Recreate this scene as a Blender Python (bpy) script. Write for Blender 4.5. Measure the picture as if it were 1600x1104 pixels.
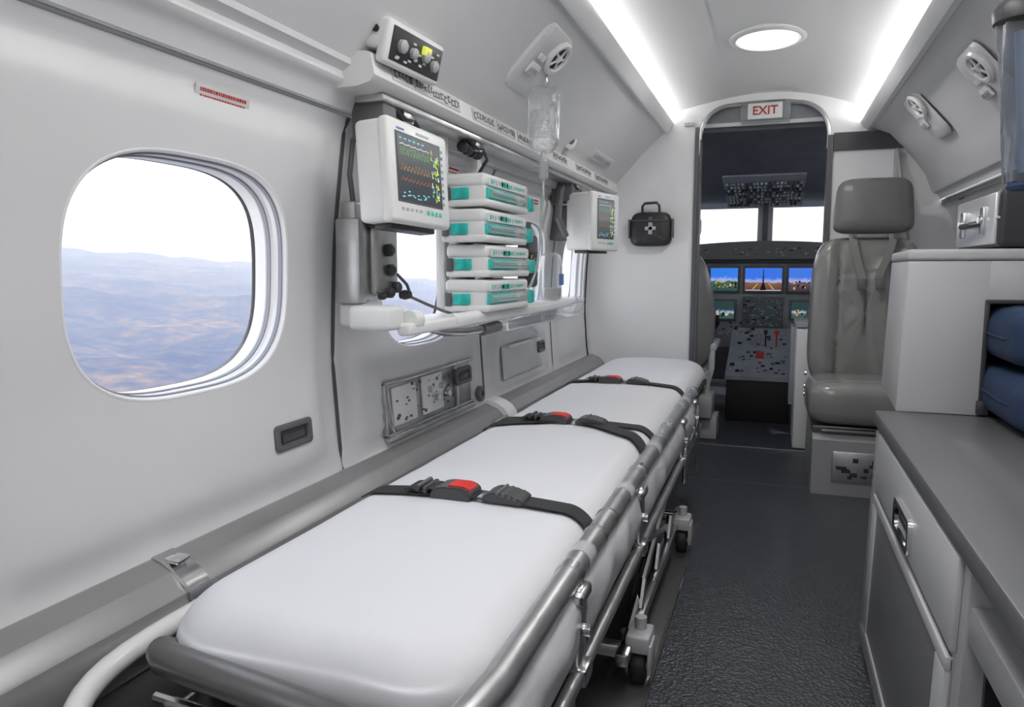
import bpy, bmesh, math, random
from mathutils import Vector, Matrix, noise
random.seed(7)
PI = math.pi
for o in list(bpy.data.objects): bpy.data.objects.remove(o)
scene = bpy.context.scene
C = scene.collection

# ------------------------------------------------------------------ camera
cam_data = bpy.data.cameras.new('camera'); cam = bpy.data.objects.new('camera', cam_data); C.objects.link(cam)
cam.location = (0, 0, 0.75)
cam.rotation_euler = (math.radians(90 - 6.576), 0, math.radians(19.58))
cam_data.sensor_width = 36; cam_data.lens = 1145 / 1600 * 36
cam_data.clip_start = 0.02; cam_data.clip_end = 40000
scene.camera = cam
# ------------------------------------------------------------------ sky, sun, exposure
world = bpy.data.worlds.new('sky'); scene.world = world; world.use_nodes = True
wn = world.node_tree.nodes; wl = world.node_tree.links; wn.clear()
w_out = wn.new('ShaderNodeOutputWorld'); w_bg = wn.new('ShaderNodeBackground'); w_tc = wn.new('ShaderNodeTexCoord')
w_sep = wn.new('ShaderNodeSeparateXYZ'); w_rp = wn.new('ShaderNodeValToRGB')
wl.new(w_tc.outputs['Generated'], w_sep.inputs[0]); wl.new(w_sep.outputs['Z'], w_rp.inputs[0])
w_rp.color_ramp.elements[0].position = 0.0; w_rp.color_ramp.elements[0].color = (0.97, 0.97, 1, 1)
w_rp.color_ramp.elements[1].position = 0.6; w_rp.color_ramp.elements[1].color = (0.80, 0.88, 1, 1)
wl.new(w_rp.outputs[0], w_bg.inputs[0]); wl.new(w_bg.outputs[0], w_out.inputs[0])
w_bg.inputs['Strength'].default_value = .85
sun_d = bpy.data.lights.new('sun', 'SUN'); sun = bpy.data.objects.new('sun', sun_d); C.objects.link(sun)
sun_d.energy = 1.2; sun_d.angle = 0.05; sun.rotation_euler = (math.radians(-18), math.radians(28), 0)
scene.view_settings.view_transform = 'Standard'; scene.view_settings.look = 'None'
scene.view_settings.exposure = 1.25; scene.view_settings.gamma = 1.0
scene.view_settings.use_curve_mapping = False
COVE_POWER = 8.0
DOME_POWER = .50
LAMP_AND_FILL = 2.2  # power of the unseen rear fill added to brighten the cabin; scales front dome too

# ------------------------------------------------------------------ materials
MATS = {}
def mat(name, col, rough=0.5, metal=0.0, emis=None, es=0.0, bump=0.0, bscale=50.0, var=0.0, vscale=8.0, coat=0.0, spec=0.5, btype='noise'):
    m = bpy.data.materials.new(name); m.use_nodes = True; nt = m.node_tree; N = nt.nodes; L = nt.links
    b = N['Principled BSDF']
    b.inputs['Base Color'].default_value = (*col, 1); b.inputs['Roughness'].default_value = rough
    b.inputs['Metallic'].default_value = metal; b.inputs['Specular IOR Level'].default_value = spec
    b.inputs['Coat Weight'].default_value = coat; b.inputs['Coat Roughness'].default_value = 0.12
    if emis: b.inputs['Emission Color'].default_value = (*emis, 1); b.inputs['Emission Strength'].default_value = es
    tc = N.new('ShaderNodeTexCoord')
    if var > 0:
        n = N.new('ShaderNodeTexNoise'); n.inputs['Scale'].default_value = vscale; n.inputs['Detail'].default_value = 5
        L.new(tc.outputs['Object'], n.inputs['Vector'])
        r = N.new('ShaderNodeValToRGB')
        r.color_ramp.elements[0].position = .3; r.color_ramp.elements[1].position = .7
        r.color_ramp.elements[0].color = (*[max(0, c * (1 - var)) for c in col], 1)
        r.color_ramp.elements[1].color = (*[min(1, c * (1 + var)) for c in col], 1)
        L.new(n.outputs['Fac'], r.inputs[0]); L.new(r.outputs[0], b.inputs['Base Color'])
    if bump > 0:
        if btype == 'noise':
            t = N.new('ShaderNodeTexNoise'); t.inputs['Scale'].default_value = bscale; t.inputs['Detail'].default_value = 3
            src = t.outputs['Fac']
        elif btype == 'voronoi':
            t = N.new('ShaderNodeTexVoronoi'); t.inputs['Scale'].default_value = bscale; src = t.outputs['Distance']
        else:
            t = N.new('ShaderNodeTexWave'); t.inputs['Scale'].default_value = bscale; src = t.outputs['Fac']
        L.new(tc.outputs['Object'], t.inputs['Vector'])
        bp = N.new('ShaderNodeBump'); bp.inputs['Strength'].default_value = bump; bp.inputs['Distance'].default_value = 0.004
        L.new(src, bp.inputs['Height']); L.new(bp.outputs[0], b.inputs['Normal'])
    MATS[name] = m; return m

mat('wall_white', (.72, .72, .725), .40, bump=.03, bscale=12)
mat('wall_white_matt', (.88, .88, .885), .6, bump=.02, bscale=90)
mat('trim_white', (.82, .82, .82), .3)
mat('gasket', (.30, .30, .34), .5)
mat('ledge_grey', (.29, .29, .29), .30, metal=.3, var=.10, vscale=5)
mat('seam_dark', (.09, .09, .09), .6)
mat('plastic_white', (.78, .78, .77), .35)
mat('plastic_grey', (.45, .45, .46), .4)
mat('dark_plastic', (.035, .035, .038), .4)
mat('mid_plastic', (.12, .12, .125), .45)
mat('black', (.012, .012, .013), .5)
mat('steel', (.62, .62, .62), .22, metal=1, var=.12, vscale=25)
mat('brushed', (.55, .55, .55), .36, metal=1, var=.15, vscale=18)
mat('dark_steel', (.17, .165, .165), .33, metal=.7)
mat('chrome', (.85, .85, .86), .08, metal=1)
mat('enamel', (.75, .75, .74), .2, coat=.5)
mat('sheet', (.71, .71, .74), .75, bump=.12, bscale=14)
mat('webbing', (.020, .020, .022), .55, bump=.3, bscale=350, btype='wave')
mat('buckle', (.06, .06, .065), .35)
mat('red_button', (.75, .03, .02), .4)
mat('red_ink', (.45, .03, .03), .5)
mat('dark_ink', (.05, .05, .055), .5)
mat('plastic_print', (.16, .16, .16), .5)
mat('label_paper', (.62, .61, .60), .5)
mat('teal', (.03, .52, .46), .3, var=.25, vscale=60)
mat('teal_ink', (.1, .55, .45), .5)
mat('blue_ink', (.12, .22, .5), .5)
mat('leather', (.24, .235, .228), .25, bump=.15, bscale=60, var=.06, coat=.25)
mat('leather_dark', (.155, .152, .15), .4, bump=.15, bscale=60)
mat('counter_metal', (.19, .19, .195), .36, metal=.35, var=.05, vscale=3)
mat('counter_face', (.37, .37, .375), .33, metal=.15)
mat('cabinet_face', (.48, .48, .485), .42)
mat('counter_inset', (.22, .22, .225), .3, metal=.35)
mat('floor_rubber', (.046, .049, .058), .32, bump=.5, bscale=150, btype='voronoi', var=.12, vscale=30)
mat('navy', (.014, .034, .085), .8, bump=.5, bscale=30, var=.25, vscale=14)
mat('cloth_grey', (.58, .58, .59), .45, bump=.5, bscale=9, var=.12, vscale=7)
mat('rubber', (.015, .015, .015), .6)
mat('cockpit_dark', (.10, .105, .115), .5, var=.2, vscale=9)
mat('cockpit_grey', (.26, .28, .30), .45, var=.2, vscale=12)
mat('cockpit_black', (.008, .008, .009), .6)
mat('knob_light', (.35, .37, .38), .4)
mat('case_silver', (.75, .75, .78), .3, metal=.6)
mat('screen_dark', (.02, .022, .025), .2, emis=(.035, .045, .05), es=.4)
mat('trace_green', (.1, .4, .05), .5, emis=(.25, .75, .12), es=.26)
mat('trace_orange', (.4, .2, .05), .5, emis=(.85, .42, .10), es=.26)
mat('trace_red', (.3, .1, .05), .5, emis=(.6, .18, .08), es=.22)
mat('trace_yellow', (.4, .4, .05), .5, emis=(.8, .85, .12), es=.28)
mat('trace_cyan', (.1, .3, .4), .5, emis=(.25, .65, .8), es=.25)
mat('trace_white', (.4, .4, .4), .5, emis=(.7, .75, .7), es=.25)
mat('dome_glow', (.9, .9, .9), .4, emis=(1, 1, 1), es=DOME_POWER)
mat('cove_glow', (.9, .9, .9), .4, emis=(1, .99, .97), es=COVE_POWER)
mat('headliner', (.80, .80, .80), .55, bump=.04, bscale=150)
mat('reading_glass', (.3, .3, .3), .1)

def clear_mat(name, tint, gl=0.12, dif=0.0, rough=.05, ior=1.45, facing=.35):
    m = bpy.data.materials.new(name); m.use_nodes = True; nt = m.node_tree; N = nt.nodes; L = nt.links; N.clear()
    out = N.new('ShaderNodeOutputMaterial'); tr = N.new('ShaderNodeBsdfTransparent'); tr.inputs[0].default_value = (*tint, 1)
    g = N.new('ShaderNodeBsdfGlossy'); g.inputs['Roughness'].default_value = rough; g.inputs[0].default_value = (.9, .9, .9, 1)
    lw = N.new('ShaderNodeLayerWeight'); lw.inputs[0].default_value = facing
    mx = N.new('ShaderNodeMixShader'); mp = N.new('ShaderNodeMath'); mp.operation = 'MULTIPLY'; mp.inputs[1].default_value = gl * 3
    mp.use_clamp = True
    L.new(lw.outputs['Facing'], mp.inputs[0]); L.new(mp.outputs[0], mx.inputs[0]); L.new(tr.outputs[0], mx.inputs[1]); L.new(g.outputs[0], mx.inputs[2])
    last = mx
    if dif > 0:
        d = N.new('ShaderNodeBsdfDiffuse'); d.inputs[0].default_value = (.85, .87, .88, 1)
        m2 = N.new('ShaderNodeMixShader'); m2.inputs[0].default_value = dif
        L.new(mx.outputs[0], m2.inputs[1]); L.new(d.outputs[0], m2.inputs[2]); last = m2
    L.new(last.outputs[0], out.inputs[0]); MATS[name] = m; return m
clear_mat('pane', (.97, .98, 1.0), gl=.03)
clear_mat('clear_plastic', (.95, .96, .96), gl=.28, dif=.10, rough=.12)
clear_mat('bag_film', (.96, .97, .97), gl=.30, dif=.05, rough=.08, facing=.5)
clear_mat('clear_tube', (.85, .87, .87), gl=.3, dif=.25, rough=.1)
clear_mat('acrylic', (.93, .93, .93), gl=.15, dif=.15)
clear_mat('blue_film', (.30, .38, .50), gl=.28, dif=.10, rough=.1)

def screen_mat(name, top, mid, bot, seed, horizon=.45):
    m = bpy.data.materials.new(name); m.use_nodes = True; nt = m.node_tree; N = nt.nodes; L = nt.links
    b = N['Principled BSDF']; b.inputs['Base Color'].default_value = (.01, .01, .01, 1); b.inputs['Roughness'].default_value = .25
    tc = N.new('ShaderNodeTexCoord'); sp = N.new('ShaderNodeSeparateXYZ'); L.new(tc.outputs['Generated'], sp.inputs[0])
    nz = N.new('ShaderNodeTexNoise'); nz.inputs['Scale'].default_value = 7; nz.inputs['Detail'].default_value = 4
    mp = N.new('ShaderNodeMapping'); mp.inputs['Location'].default_value = (seed, 0, seed); L.new(tc.outputs['Generated'], mp.inputs[0]); L.new(mp.outputs[0], nz.inputs['Vector'])
    ad = N.new('ShaderNodeMath'); ad.operation = 'MULTIPLY_ADD'; ad.inputs[1].default_value = .35; L.new(nz.outputs['Fac'], ad.inputs[0]); L.new(sp.outputs['Z'], ad.inputs[2])
    r = N.new('ShaderNodeValToRGB'); e = r.color_ramp.elements
    e[0].position = .12; e[0].color = (*bot, 1); e[1].position = 1.1; e[1].color = (*top, 1)
    x = e.new(horizon + .06); x.color = (*mid, 1); x = e.new(horizon + .14); x.color = (.38, .45, .8, 1); x = e.new(horizon + .3); x.color = (*top, 1)
    L.new(ad.outputs[0], r.inputs[0]); L.new(r.outputs[0], b.inputs['Emission Color']); b.inputs['Emission Strength'].default_value = .42
    MATS[name] = m; return m
screen_mat('display_tower', (.03, .16, .75), (.22, .10, .05), (.03, .02, .05), 1.3)
screen_mat('display_trees', (.03, .20, .80), (.05, .14, .05), (.02, .05, .08), 5.1, .5)
screen_mat('display_town', (.05, .18, .75), (.10, .07, .10), (.03, .02, .03), 9.7, .48)
screen_mat('display_map', (.02, .05, .05), (.06, .14, .03), (.02, .04, .12), 3.7, .4)

# ------------------------------------------------------------------ mesh helpers
class MB:
    def __init__(s): s.bm = bmesh.new(); s.mi = 0; s.M = None
    def _add(s, verts, faces):
        if s.M is not None: verts = [s.M @ Vector(v) for v in verts]
        vs = [s.bm.verts.new(v) for v in verts]
        for f in faces:
            try:
                ff = s.bm.faces.new([vs[i] for i in f]); ff.material_index = s.mi
            except ValueError: pass
        return vs
    def box(s, x0, x1, y0, y1, z0, z1, bev=0.0, seg=2, skew=None):
        V = [(x, y, z) for x in (x0, x1) for y in (y0, y1) for z in (z0, z1)]
        if skew: V = [skew(*v) for v in V]
        F = [(0, 1, 3, 2), (4, 6, 7, 5), (0, 4, 5, 1), (2, 3, 7, 6), (0, 2, 6, 4), (1, 5, 7, 3)]
        if bev > 0:
            b2 = bmesh.new(); vs = [b2.verts.new(v) for v in V]
            for f in F: b2.faces.new([vs[i] for i in f])
            bmesh.ops.bevel(b2, geom=b2.edges[:], offset=bev, segments=seg, profile=.5, affect='EDGES')
            b2.verts.index_update()
            s._add([v.co.copy() for v in b2.verts], [[v.index for v in f.verts] for f in b2.faces]); b2.free()
        else: s._add(V, F)
        return s
    def tube(s, pts, r, n=10, closed=False, cap=True, flat=None):
        P = [Vector(p) for p in pts]; m = len(P); rr = r if isinstance(r, (list, tuple)) else [r] * m
        V = []; prev = None
        for i, p in enumerate(P):
            if closed: t = (P[(i + 1) % m] - P[i - 1])
            else: t = P[min(i + 1, m - 1)] - P[max(i - 1, 0)]
            t.normalize()
            if prev is None:
                a = Vector((0, 0, 1)) if abs(t.z) < .9 else Vector((1, 0, 0)); u = t.cross(a).normalized()
            else:
                u = (prev - t * prev.dot(t)).normalized()
            w = t.cross(u); prev = u
            for k in range(n):
                a = 2 * PI * k / n; V.append(p + (u * math.cos(a) + w * math.sin(a)) * rr[i])
        F = []
        for i in range(m if closed else m - 1):
            j = (i + 1) % m
            for k in range(n): F.append((i * n + k, i * n + (k + 1) % n, j * n + (k + 1) % n, j * n + k))
        if cap and not closed: F.append(tuple(range(n - 1, -1, -1))); F.append(tuple((m - 1) * n + k for k in range(n)))
        s._add(V, F); return s
    def cyl(s, a, b, r, n=16, r2=None): return s.tube([a, b], [r, r if r2 is None else r2], n)
    def lathe(s, prof, axis='Z', c=(0, 0, 0), n=24, sx=1, sy=1):
        V = []
        for (r, h) in prof:
            for k in range(n):
                a = 2 * PI * k / n; x, y = r * math.cos(a) * sx, r * math.sin(a) * sy
                V.append({'Z': (c[0] + x, c[1] + y, c[2] + h), 'X': (c[0] + h, c[1] + x, c[2] + y), 'Y': (c[0] + x, c[1] + h, c[2] + y)}[axis])
        F = []
        for i in range(len(prof) - 1):
            for k in range(n): F.append((i * n + k, i * n + (k + 1) % n, (i + 1) * n + (k + 1) % n, (i + 1) * n + k))
        F.append(tuple(range(n))); F.append(tuple((len(prof) - 1) * n + k for k in range(n)))
        s._add(V, F); return s
    def grid(s, rows, closed=False, capends=False):
        n = len(rows[0]); V = [v for r in rows for v in r]; F = []
        for i in range(len(rows) - 1):
            for k in range(n if closed else n - 1):
                F.append((i * n + k, i * n + (k + 1) % n, (i + 1) * n + (k + 1) % n, (i + 1) * n + k))
        if capends: F.append(tuple(range(n))); F.append(tuple((len(rows) - 1) * n + k for k in range(n)))
        s._add(V, F); return s
    def prism(s, poly, axis, a, b):
        n = len(poly)
        def p(u, v, h): return {'Y': (u, h, v), 'X': (h, u, v), 'Z': (u, v, h)}[axis]
        V = [p(u, v, a) for u, v in poly] + [p(u, v, b) for u, v in poly]
        F = [(k, (k + 1) % n, n + (k + 1) % n, n + k) for k in range(n)] + [tuple(range(n)), tuple(range(n, 2 * n))]
        s._add(V, F); return s
    def ribbon(s, pts, width_dirs, w, t=.002, ups=None):
        rows = []
        for p, d, u in zip(pts, width_dirs, ups):
            p = Vector(p); d = Vector(d) * w / 2; u = Vector(u) * t
            rows.append([p - d, p + d, p + d + u, p - d + u])
        return s.grid(rows, closed=True, capends=True)
    def cushion(s, c, hw, hh, df, db, U, V_, W, npl=4, nd=2.6, na=48, nr=12, shape=None, groove=None):
        """superellipse plan (U,V), crowned along W"""
        c = Vector(c); U = Vector(U); V_ = Vector(V_); W = Vector(W)
        def pt(r, a, side):
            ca, sa = math.cos(a), math.sin(a)
            u = math.copysign(abs(ca) ** (2 / npl), ca) * r; v = math.copysign(abs(sa) ** (2 / npl), sa) * r
            d = (1 - min(1, r) ** nd) ** (1 / nd)
            if shape: uu, vv = shape(u, v)
            else: uu, vv = u, v
            dd = df * d if side > 0 else -db * d
            if groove and side > 0: dd += groove(u, v) * min(1, d * 1.6)
            return c + U * (uu * hw) + V_ * (vv * hh) + W * dd
        rs = [math.sin(PI / 2 * i / nr) for i in range(nr + 1)]
        rs = [r if r > 0 else 0.001 for r in rs]
        rows = [[pt(r, 2 * PI * k / na, 1) for k in range(na)] for r in rs]
        rows += [[pt(r, 2 * PI * k / na, -1) for k in range(na)] for r in reversed(rs[:-1])]
        return s.grid(rows, closed=True, capends=True)
    def build(s, name, mats, parent=None, smooth=35, sub=0, kind=None, label=None):
        me = bpy.data.meshes.new(name)
        bmesh.ops.recalc_face_normals(s.bm, faces=s.bm.faces[:])
        if parent is not None: 
            off = world_loc(parent)
            for v in s.bm.verts: v.co -= off
        s.bm.to_mesh(me); s.bm.free()
        if isinstance(mats, str): mats = [mats]
        for m in mats: me.materials.append(MATS[m])
        for p in me.polygons: p.use_smooth = True
        me.set_sharp_from_angle(angle=math.radians(smooth))
        o = bpy.data.objects.new(name, me); C.objects.link(o)
        if parent is not None: o.parent = parent
        if sub:
            md = o.modifiers.new('sub', 'SUBSURF'); md.levels = sub; md.render_levels = sub
        if kind: o['kind'] = kind
        if label: o['label'] = label
        return o
def world_loc(o):
    v = Vector((0, 0, 0))
    while o is not None: v += o.location; o = o.parent
    return v
def empty(name, loc, label, cat, group=None, kind=None):
    o = bpy.data.objects.new(name, None); C.objects.link(o); o.location = loc; o.empty_display_size = .05
    if label: o['label'] = label
    if cat: o['category'] = cat
    if group: o['group'] = group
    if kind: o['kind'] = kind
    return o
def tag(o, label, cat, group=None):
    o['label'] = label; o['category'] = cat
    if group: o['group'] = group
    return o
def copy_tree(o, parent=None):
    c = o.copy(); C.objects.link(c); c.parent = parent
    for ch in [x for x in bpy.data.objects if x.parent == o]: copy_tree(ch, c)
    return c
def frame(origin, ex, ez):
    ex = Vector(ex).normalized(); ez = Vector(ez).normalized(); ey = ez.cross(ex).normalized(); ex = ey.cross(ez)
    return Matrix(((ex.x, ey.x, ez.x, origin[0]), (ex.y, ey.y, ez.y, origin[1]), (ex.z, ey.z, ez.z, origin[2]), (0, 0, 0, 1)))
def text_mesh(s, size, name, m, M, parent, depth=.0012):
    cu = bpy.data.curves.new(name, 'FONT'); cu.body = s; cu.size = size; cu.extrude = depth; cu.align_x = 'CENTER'; cu.align_y = 'CENTER'; cu.offset = .0006
    t = bpy.data.objects.new('t', cu); C.objects.link(t)
    dg = bpy.context.evaluated_depsgraph_get(); me = bpy.data.meshes.new_from_object(t.evaluated_get(dg))
    bpy.data.objects.remove(t)
    me.transform(M); me.transform(Matrix.Translation(-world_loc(parent)))
    me.materials.clear(); me.materials.append(MATS[m])
    o = bpy.data.objects.new(name, me); C.objects.link(o); o.parent = parent; return o

# ------------------------------------------------------------------ cabin profile
LP = [(-.70, 0.0), (-.735, .30), (-.760, .38), (-.774, .58), (-.763, .80), (-.736, 1.0), (-.724, 1.022)]
def lx(z):
    for (xa, za), (xb, zb) in zip(LP, LP[1:]):
        if z <= zb: return xa + (xb - xa) * (z - za) / (zb - za)
    return LP[-1][0]
def lxs(z):  # smoothed
    return sum(lx(z + d) for d in (-.04, -.02, 0, .02, .04)) / 5 if .10 < z < .97 else lx(z)
Y0, Y1 = -1.0, 3.2
def extrude(name, prof, mats, y0=Y0, y1=Y1, kind='structure', parent=None, steps=1, thick=None, smooth=35):
    m = MB(); rows = []
    for i in range(steps + 1):
        y = y0 + (y1 - y0) * i / steps; rows.append([(x, y, z) for x, z in prof])
    m.grid(rows); return m.build(name, mats, parent, kind=kind, smooth=smooth)

# floor
m = MB(); m.box(-.95, .85, Y0, 2.655, -.03, 0); m.box(-.95, .85, 2.66, 3.2, -.03, 0); m.box(-.95, .85, 3.206, 5.2, -.03, -.002)
m.mi = 1; m.box(-.95, .85, 2.655, 2.66, -.03, -.0005); m.box(-.31, .18, 3.198, 3.206, -.03, .002)
m.build('floor', ['floor_rubber', 'brushed'], kind='structure')

# left wall lower + window panels
wall_left = empty('wall_left', (-.76, 0, 0), None, None, kind='structure')
m = MB(); m.box(-.90, -.70, Y0, Y1, 0, .31); m.build('lower_wall', 'mid_plastic', wall_left)
WINS = [(-.62, -.985, -.26), (.10, -.26, .46), (.82, .46, 1.1795), (1.545, 1.1825, 1.9185), (2.265, 1.9215, 2.6085), (2.89, 2.6115, 3.137)]
WZ, WH = .739, .163
def se(a, n): 
    c, s = math.cos(a), math.sin(a)
    return math.copysign(abs(c) ** (2 / n), c), math.copysign(abs(s) ** (2 / n), s)
def win_outline(yc, hw, hh, n=3.0, N=96):
    return [(yc + hw * se(2 * PI * k / N, n)[0], WZ + hh * se(2 * PI * k / N, n)[1]) for k in range(N)]
def rect_outline(y0, y1, z0, z1, yc, N=96):
    out = []
    for k in range(N):
        a = 2 * PI * k / N; c, s = se(a, 3.0); 
        # ray from centre in direction (c*hw, s*hh) to rectangle
        dy, dz = c * .2, s * .168
        ts = []
        if dy > 1e-9: ts.append((y1 - yc) / dy)
        if dy < -1e-9: ts.append((y0 - yc) / dy)
        if dz > 1e-9: ts.append((z1 - WZ) / dz)
        if dz < -1e-9: ts.append((z0 - WZ) / dz)
        t = min(ts); out.append((yc + dy * t, WZ + dz * t))
    # snap nearest to corners
    for cy in (y0, y1):
        for cz in (z0, z1):
            j = min(range(N), key=lambda q: (out[q][0] - cy) ** 2 + (out[q][1] - cz) ** 2); out[j] = (cy, cz)
    return out
def sm(t): t = max(0, min(1, t)); return t * t * (3 - 2 * t)
def panel_x(y, z, y0, y1, recess=None):
    x = lxs(z)
    e = min(y - y0, y1 - y)
    x += .0025 * math.sqrt(max(0, min(1, e / .008))) - .0025          # rolled edge at the seam
    x += .012 * sm((e - .035) / .05) * sm((z - .38) / .05) * sm((1.0 - z) / .05) - .006     # pillowed centre field
    if recess:
        ry0, ry1, rz0, rz1, d = recess
        zz0 = rz0 + 0; f = min(sm((y - ry0) / .02), sm((ry1 - y) / .02), sm((z - zz0) / .02), sm((rz1 - z) / .02))
        x -= d * f
    return x
RECESS = {3: (1.33, 1.86, .385, .525, .012), 4: (2.03, 2.50, .40, .53, .014)}
for i, (yc, y0, y1) in enumerate(WINS):
    hw = .205 if i < 5 else .19
    W_ = win_outline(yc, hw, WH); R_ = rect_outline(y0, y1, .368, 1.0195, yc); rec = RECESS.get(i)
    m = MB(); rows = []
    T = [0, .03, .06, .12, .2, .28, .36, .44, .52, .6, .67, .74, .8, .85, .9, .94, .97, 1]
    for t in T:
        rows.append([((lambda y, z: (panel_x(y, z, y0, y1, rec), y, z))(w[0] + (r[0] - w[0]) * t, w[1] + (r[1] - w[1]) * t)) for w, r in zip(W_, R_)])
    # returning edge behind the seam
    rows.append([(lx(r[1]) - .02, r[0], r[1]) for r in R_])
    m.grid(rows, closed=True)
    m.build('wall_panel', 'wall_white', wall_left, smooth=50)
    # window
    w = empty('window_%d' % (i + 1), (lx(WZ), yc, WZ), None, None, kind='structure')
    m = MB(); rows = []
    for (d, s_) in [(.0015, .004), (-.0004, .003), (-.0008, .001), (.0004, -.0008), (.004, -.0018), (.012, -.002), (.024, -.0025), (.026, -.004), (.036, -.0045), (.038, -.006), (.055, -.006), (.0585, -.006)]:
        o_ = win_outline(yc, hw + s_, WH + s_)
        rows.append([(panel_x(y, z, y0, y1) - d, y, z) for y, z in o_])
    m.grid(rows, closed=True); m.build('window_frame', 'trim_white', w)
    for d0, s_ in ((.008, -.0028), (.029, -.0048)):
        m = MB(); rows = []
        for (d, q) in [(0, .001), (0, -.0015), (.0065, -.0015), (.0065, .001)]:
            rows.append([(panel_x(y, z, y0, y1) - d0 - d, y, z) for y, z in win_outline(yc, hw + s_ + q, WH + s_ + q)])
        m.grid(rows, closed=True); m.build('gasket', 'gasket', w)
    m = MB(); rows = []
    for q in (0.0, .5, .97, 1.0):
        o_ = win_outline(yc, (hw - .005) * max(q, .001), (WH - .005) * max(q, .001)); rows.append([(lx(z) - .056, y, z) for y, z in o_])
    m.grid(rows, closed=True, capends=False); m.build('window_pane', 'pane', w)
    # fuselage skin ring outside the pane keeps stray light out
    m = MB(); Wo = win_outline(yc, hw - .006, WH - .006); Ro = rect_outline(y0 - .01, y1 + .01, .3, 1.08, yc)
    m.grid([[(lx(z) - .060, y, z) for y, z in Wo], [(lx(z) - .075, y, z) for y, z in Ro]], closed=True); m.build('outer_skin', 'trim_white', wall_left)
# seams (dark backing behind panel gaps)
m = MB(); rows = [[(lx(z) - .014, y, z) for z in [.36 + .02 * k for k in range(34)]] for y in (Y0, Y1)]
for ys in (-.26, .46, 1.181, 1.92, 2.61, 3.14):
    m.grid([[(lx(z) - .006, y, z) for z in [.36 + .02 * k for k in range(34)]] for y in (ys - .006, ys + .006)])
m.grid([[(lx(z) - .006, y, z) for z in [.36 + .02 * k for k in range(34)]] for y in (3.13, 3.2)])
m.build('seam_backing', 'seam_dark', wall_left)
m = MB(); m.box(-.80, -.750, Y0, Y1, .99, 1.05); m.build('seam_backing', 'seam_dark', wall_left)
# panel filler between last window panel and bulkhead
m = MB(); m.grid([[(lxs(z) - .002, y, z) for z in [.368 + .65 * k / 20 for k in range(21)]] for y in (3.139, 3.2)]); m.build('wall_panel', 'wall_white', wall_left)
# upper side wall
up = [(-.745, 1.030), (-.7235, 1.0235), (-.719, 1.026), (-.712, 1.042), (-.706, 1.050), (-.699, 1.055), (-.692, 1.059), (-.688, 1.065), (-.692, 1.071), (-.691, 1.078), (-.682, 1.084),
      (-.676, 1.087), (-.674, 1.096), (-.667, 1.104), (-.640, 1.134), (-.605, 1.172), (-.572, 1.208), (-.545, 1.237), (-.510, 1.270), (-.479, 1.299), (-.452, 1.319)]
extrude('wall_left.001', up, 'wall_white', smooth=28)
extrude('trim_1', [(-.452, 1.317), (-.449, 1.312), (-.445, 1.311), (-.440, 1.314), (-.430, 1.336), (-.420, 1.350), (-.419, 1.354), (-.422, 1.3555), (-.440, 1.345), (-.452, 1.338), (-.470, 1.336), (-.476, 1.345), (-.474, 1.38)], 'trim_white')
# side ledge (armrest rail)
m = MB(); prof = [(-.765, .3695), (-.757, .3695), (-.726, .3575), (-.7235, .3555), (-.704, .3365), (-.7015, .333), (-.697, .316), (-.6965, .270), (-.705, .262), (-.765, .262)]
m.grid([[(x, y, z) for x, z in prof] for y in (Y0, 1.92)], closed=True, capends=True); m.build('trim_2', 'ledge_grey', kind='structure', smooth=15)
m = MB(); m.grid([[(x, y, z + .003) for x, z in prof] for y in (1.98, 3.2)], closed=True, capends=True); m.build('trim_3', 'ledge_grey', kind='structure', smooth=15)

# ceiling
ceil = [(-.474, 1.345), (-.476, 1.37), (-.470, 1.388), (-.455, 1.395), (-.40, 1.404), (-.31, 1.422), (-.223, 1.438), (-.14, 1.448), (-.06, 1.452), (.02, 1.448), (.10, 1.437), (.17, 1.420), (.235, 1.398), (.29, 1.376), (.325, 1.360), (.345, 1.347), (.350, 1.325), (.348, 1.31)]
def smooth_prof(p, k=2):
    for _ in range(k):
        q = [p[0]]
        for a, b in zip(p, p[1:]): q += [(a[0] * .75 + b[0] * .25, a[1] * .75 + b[1] * .25), (a[0] * .25 + b[0] * .75, a[1] * .25 + b[1] * .75)]
        q.append(p[-1]); p = q
    return p
extrude('ceiling', smooth_prof(ceil), 'headliner', smooth=60)
# right cove lip and upper right wall
extrude('trim_4', [(.348, 1.318), (.340, 1.306), (.325, 1.303), (.308, 1.306), (.296, 1.314), (.293, 1.316), (.2925, 1.314), (.300, 1.296), (.318, 1.283), (.333, 1.283), (.337, 1.290)], 'trim_white')
rp = [(.333, 1.290), (.336, 1.286), (.395, 1.262), (.44, 1.214), (.488, 1.158), (.526, 1.105), (.549, 1.045), (.556, 1.037), (.566, 1.036), (.574, 1.030), (.580, 1.012)]
extrude('wall_right', rp, 'wall_white', smooth=28)
extrude('wall_right.001', [(.584, 1.008), (.592, 1.005), (.625, .93), (.655, .82), (.672, .7), (.68, .5), (.675, .3), (.66, 0)], 'wall_white', smooth=60)
extrude('wall_right.002', [(.60, 1.02), (.586, 1.0), (.584, .99)], 'seam_dark')
# rear wall behind the camera
m = MB(); m.box(-.95, .85, Y0 - .03, Y0, 0, 1.5); m.build('wall_back', 'wall_white_matt', kind='structure')
# cove LED strips
for nm, x, z in (('cove_light', -.4605, 1.3375), ('cove_light', .333, 1.3065)):
    t = empty(nm, (x, (Y0 + Y1) / 2, z), 'long hidden light strip in the %s ceiling cove' % ('left' if x < 0 else 'right'), 'light strip', 'cove lights')
    m = MB(); m.box(x - .006, x + .006, Y0 + .02, Y1 - .02, z, z + .004); m.build('lit_strip', 'cove_glow', t)
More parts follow.
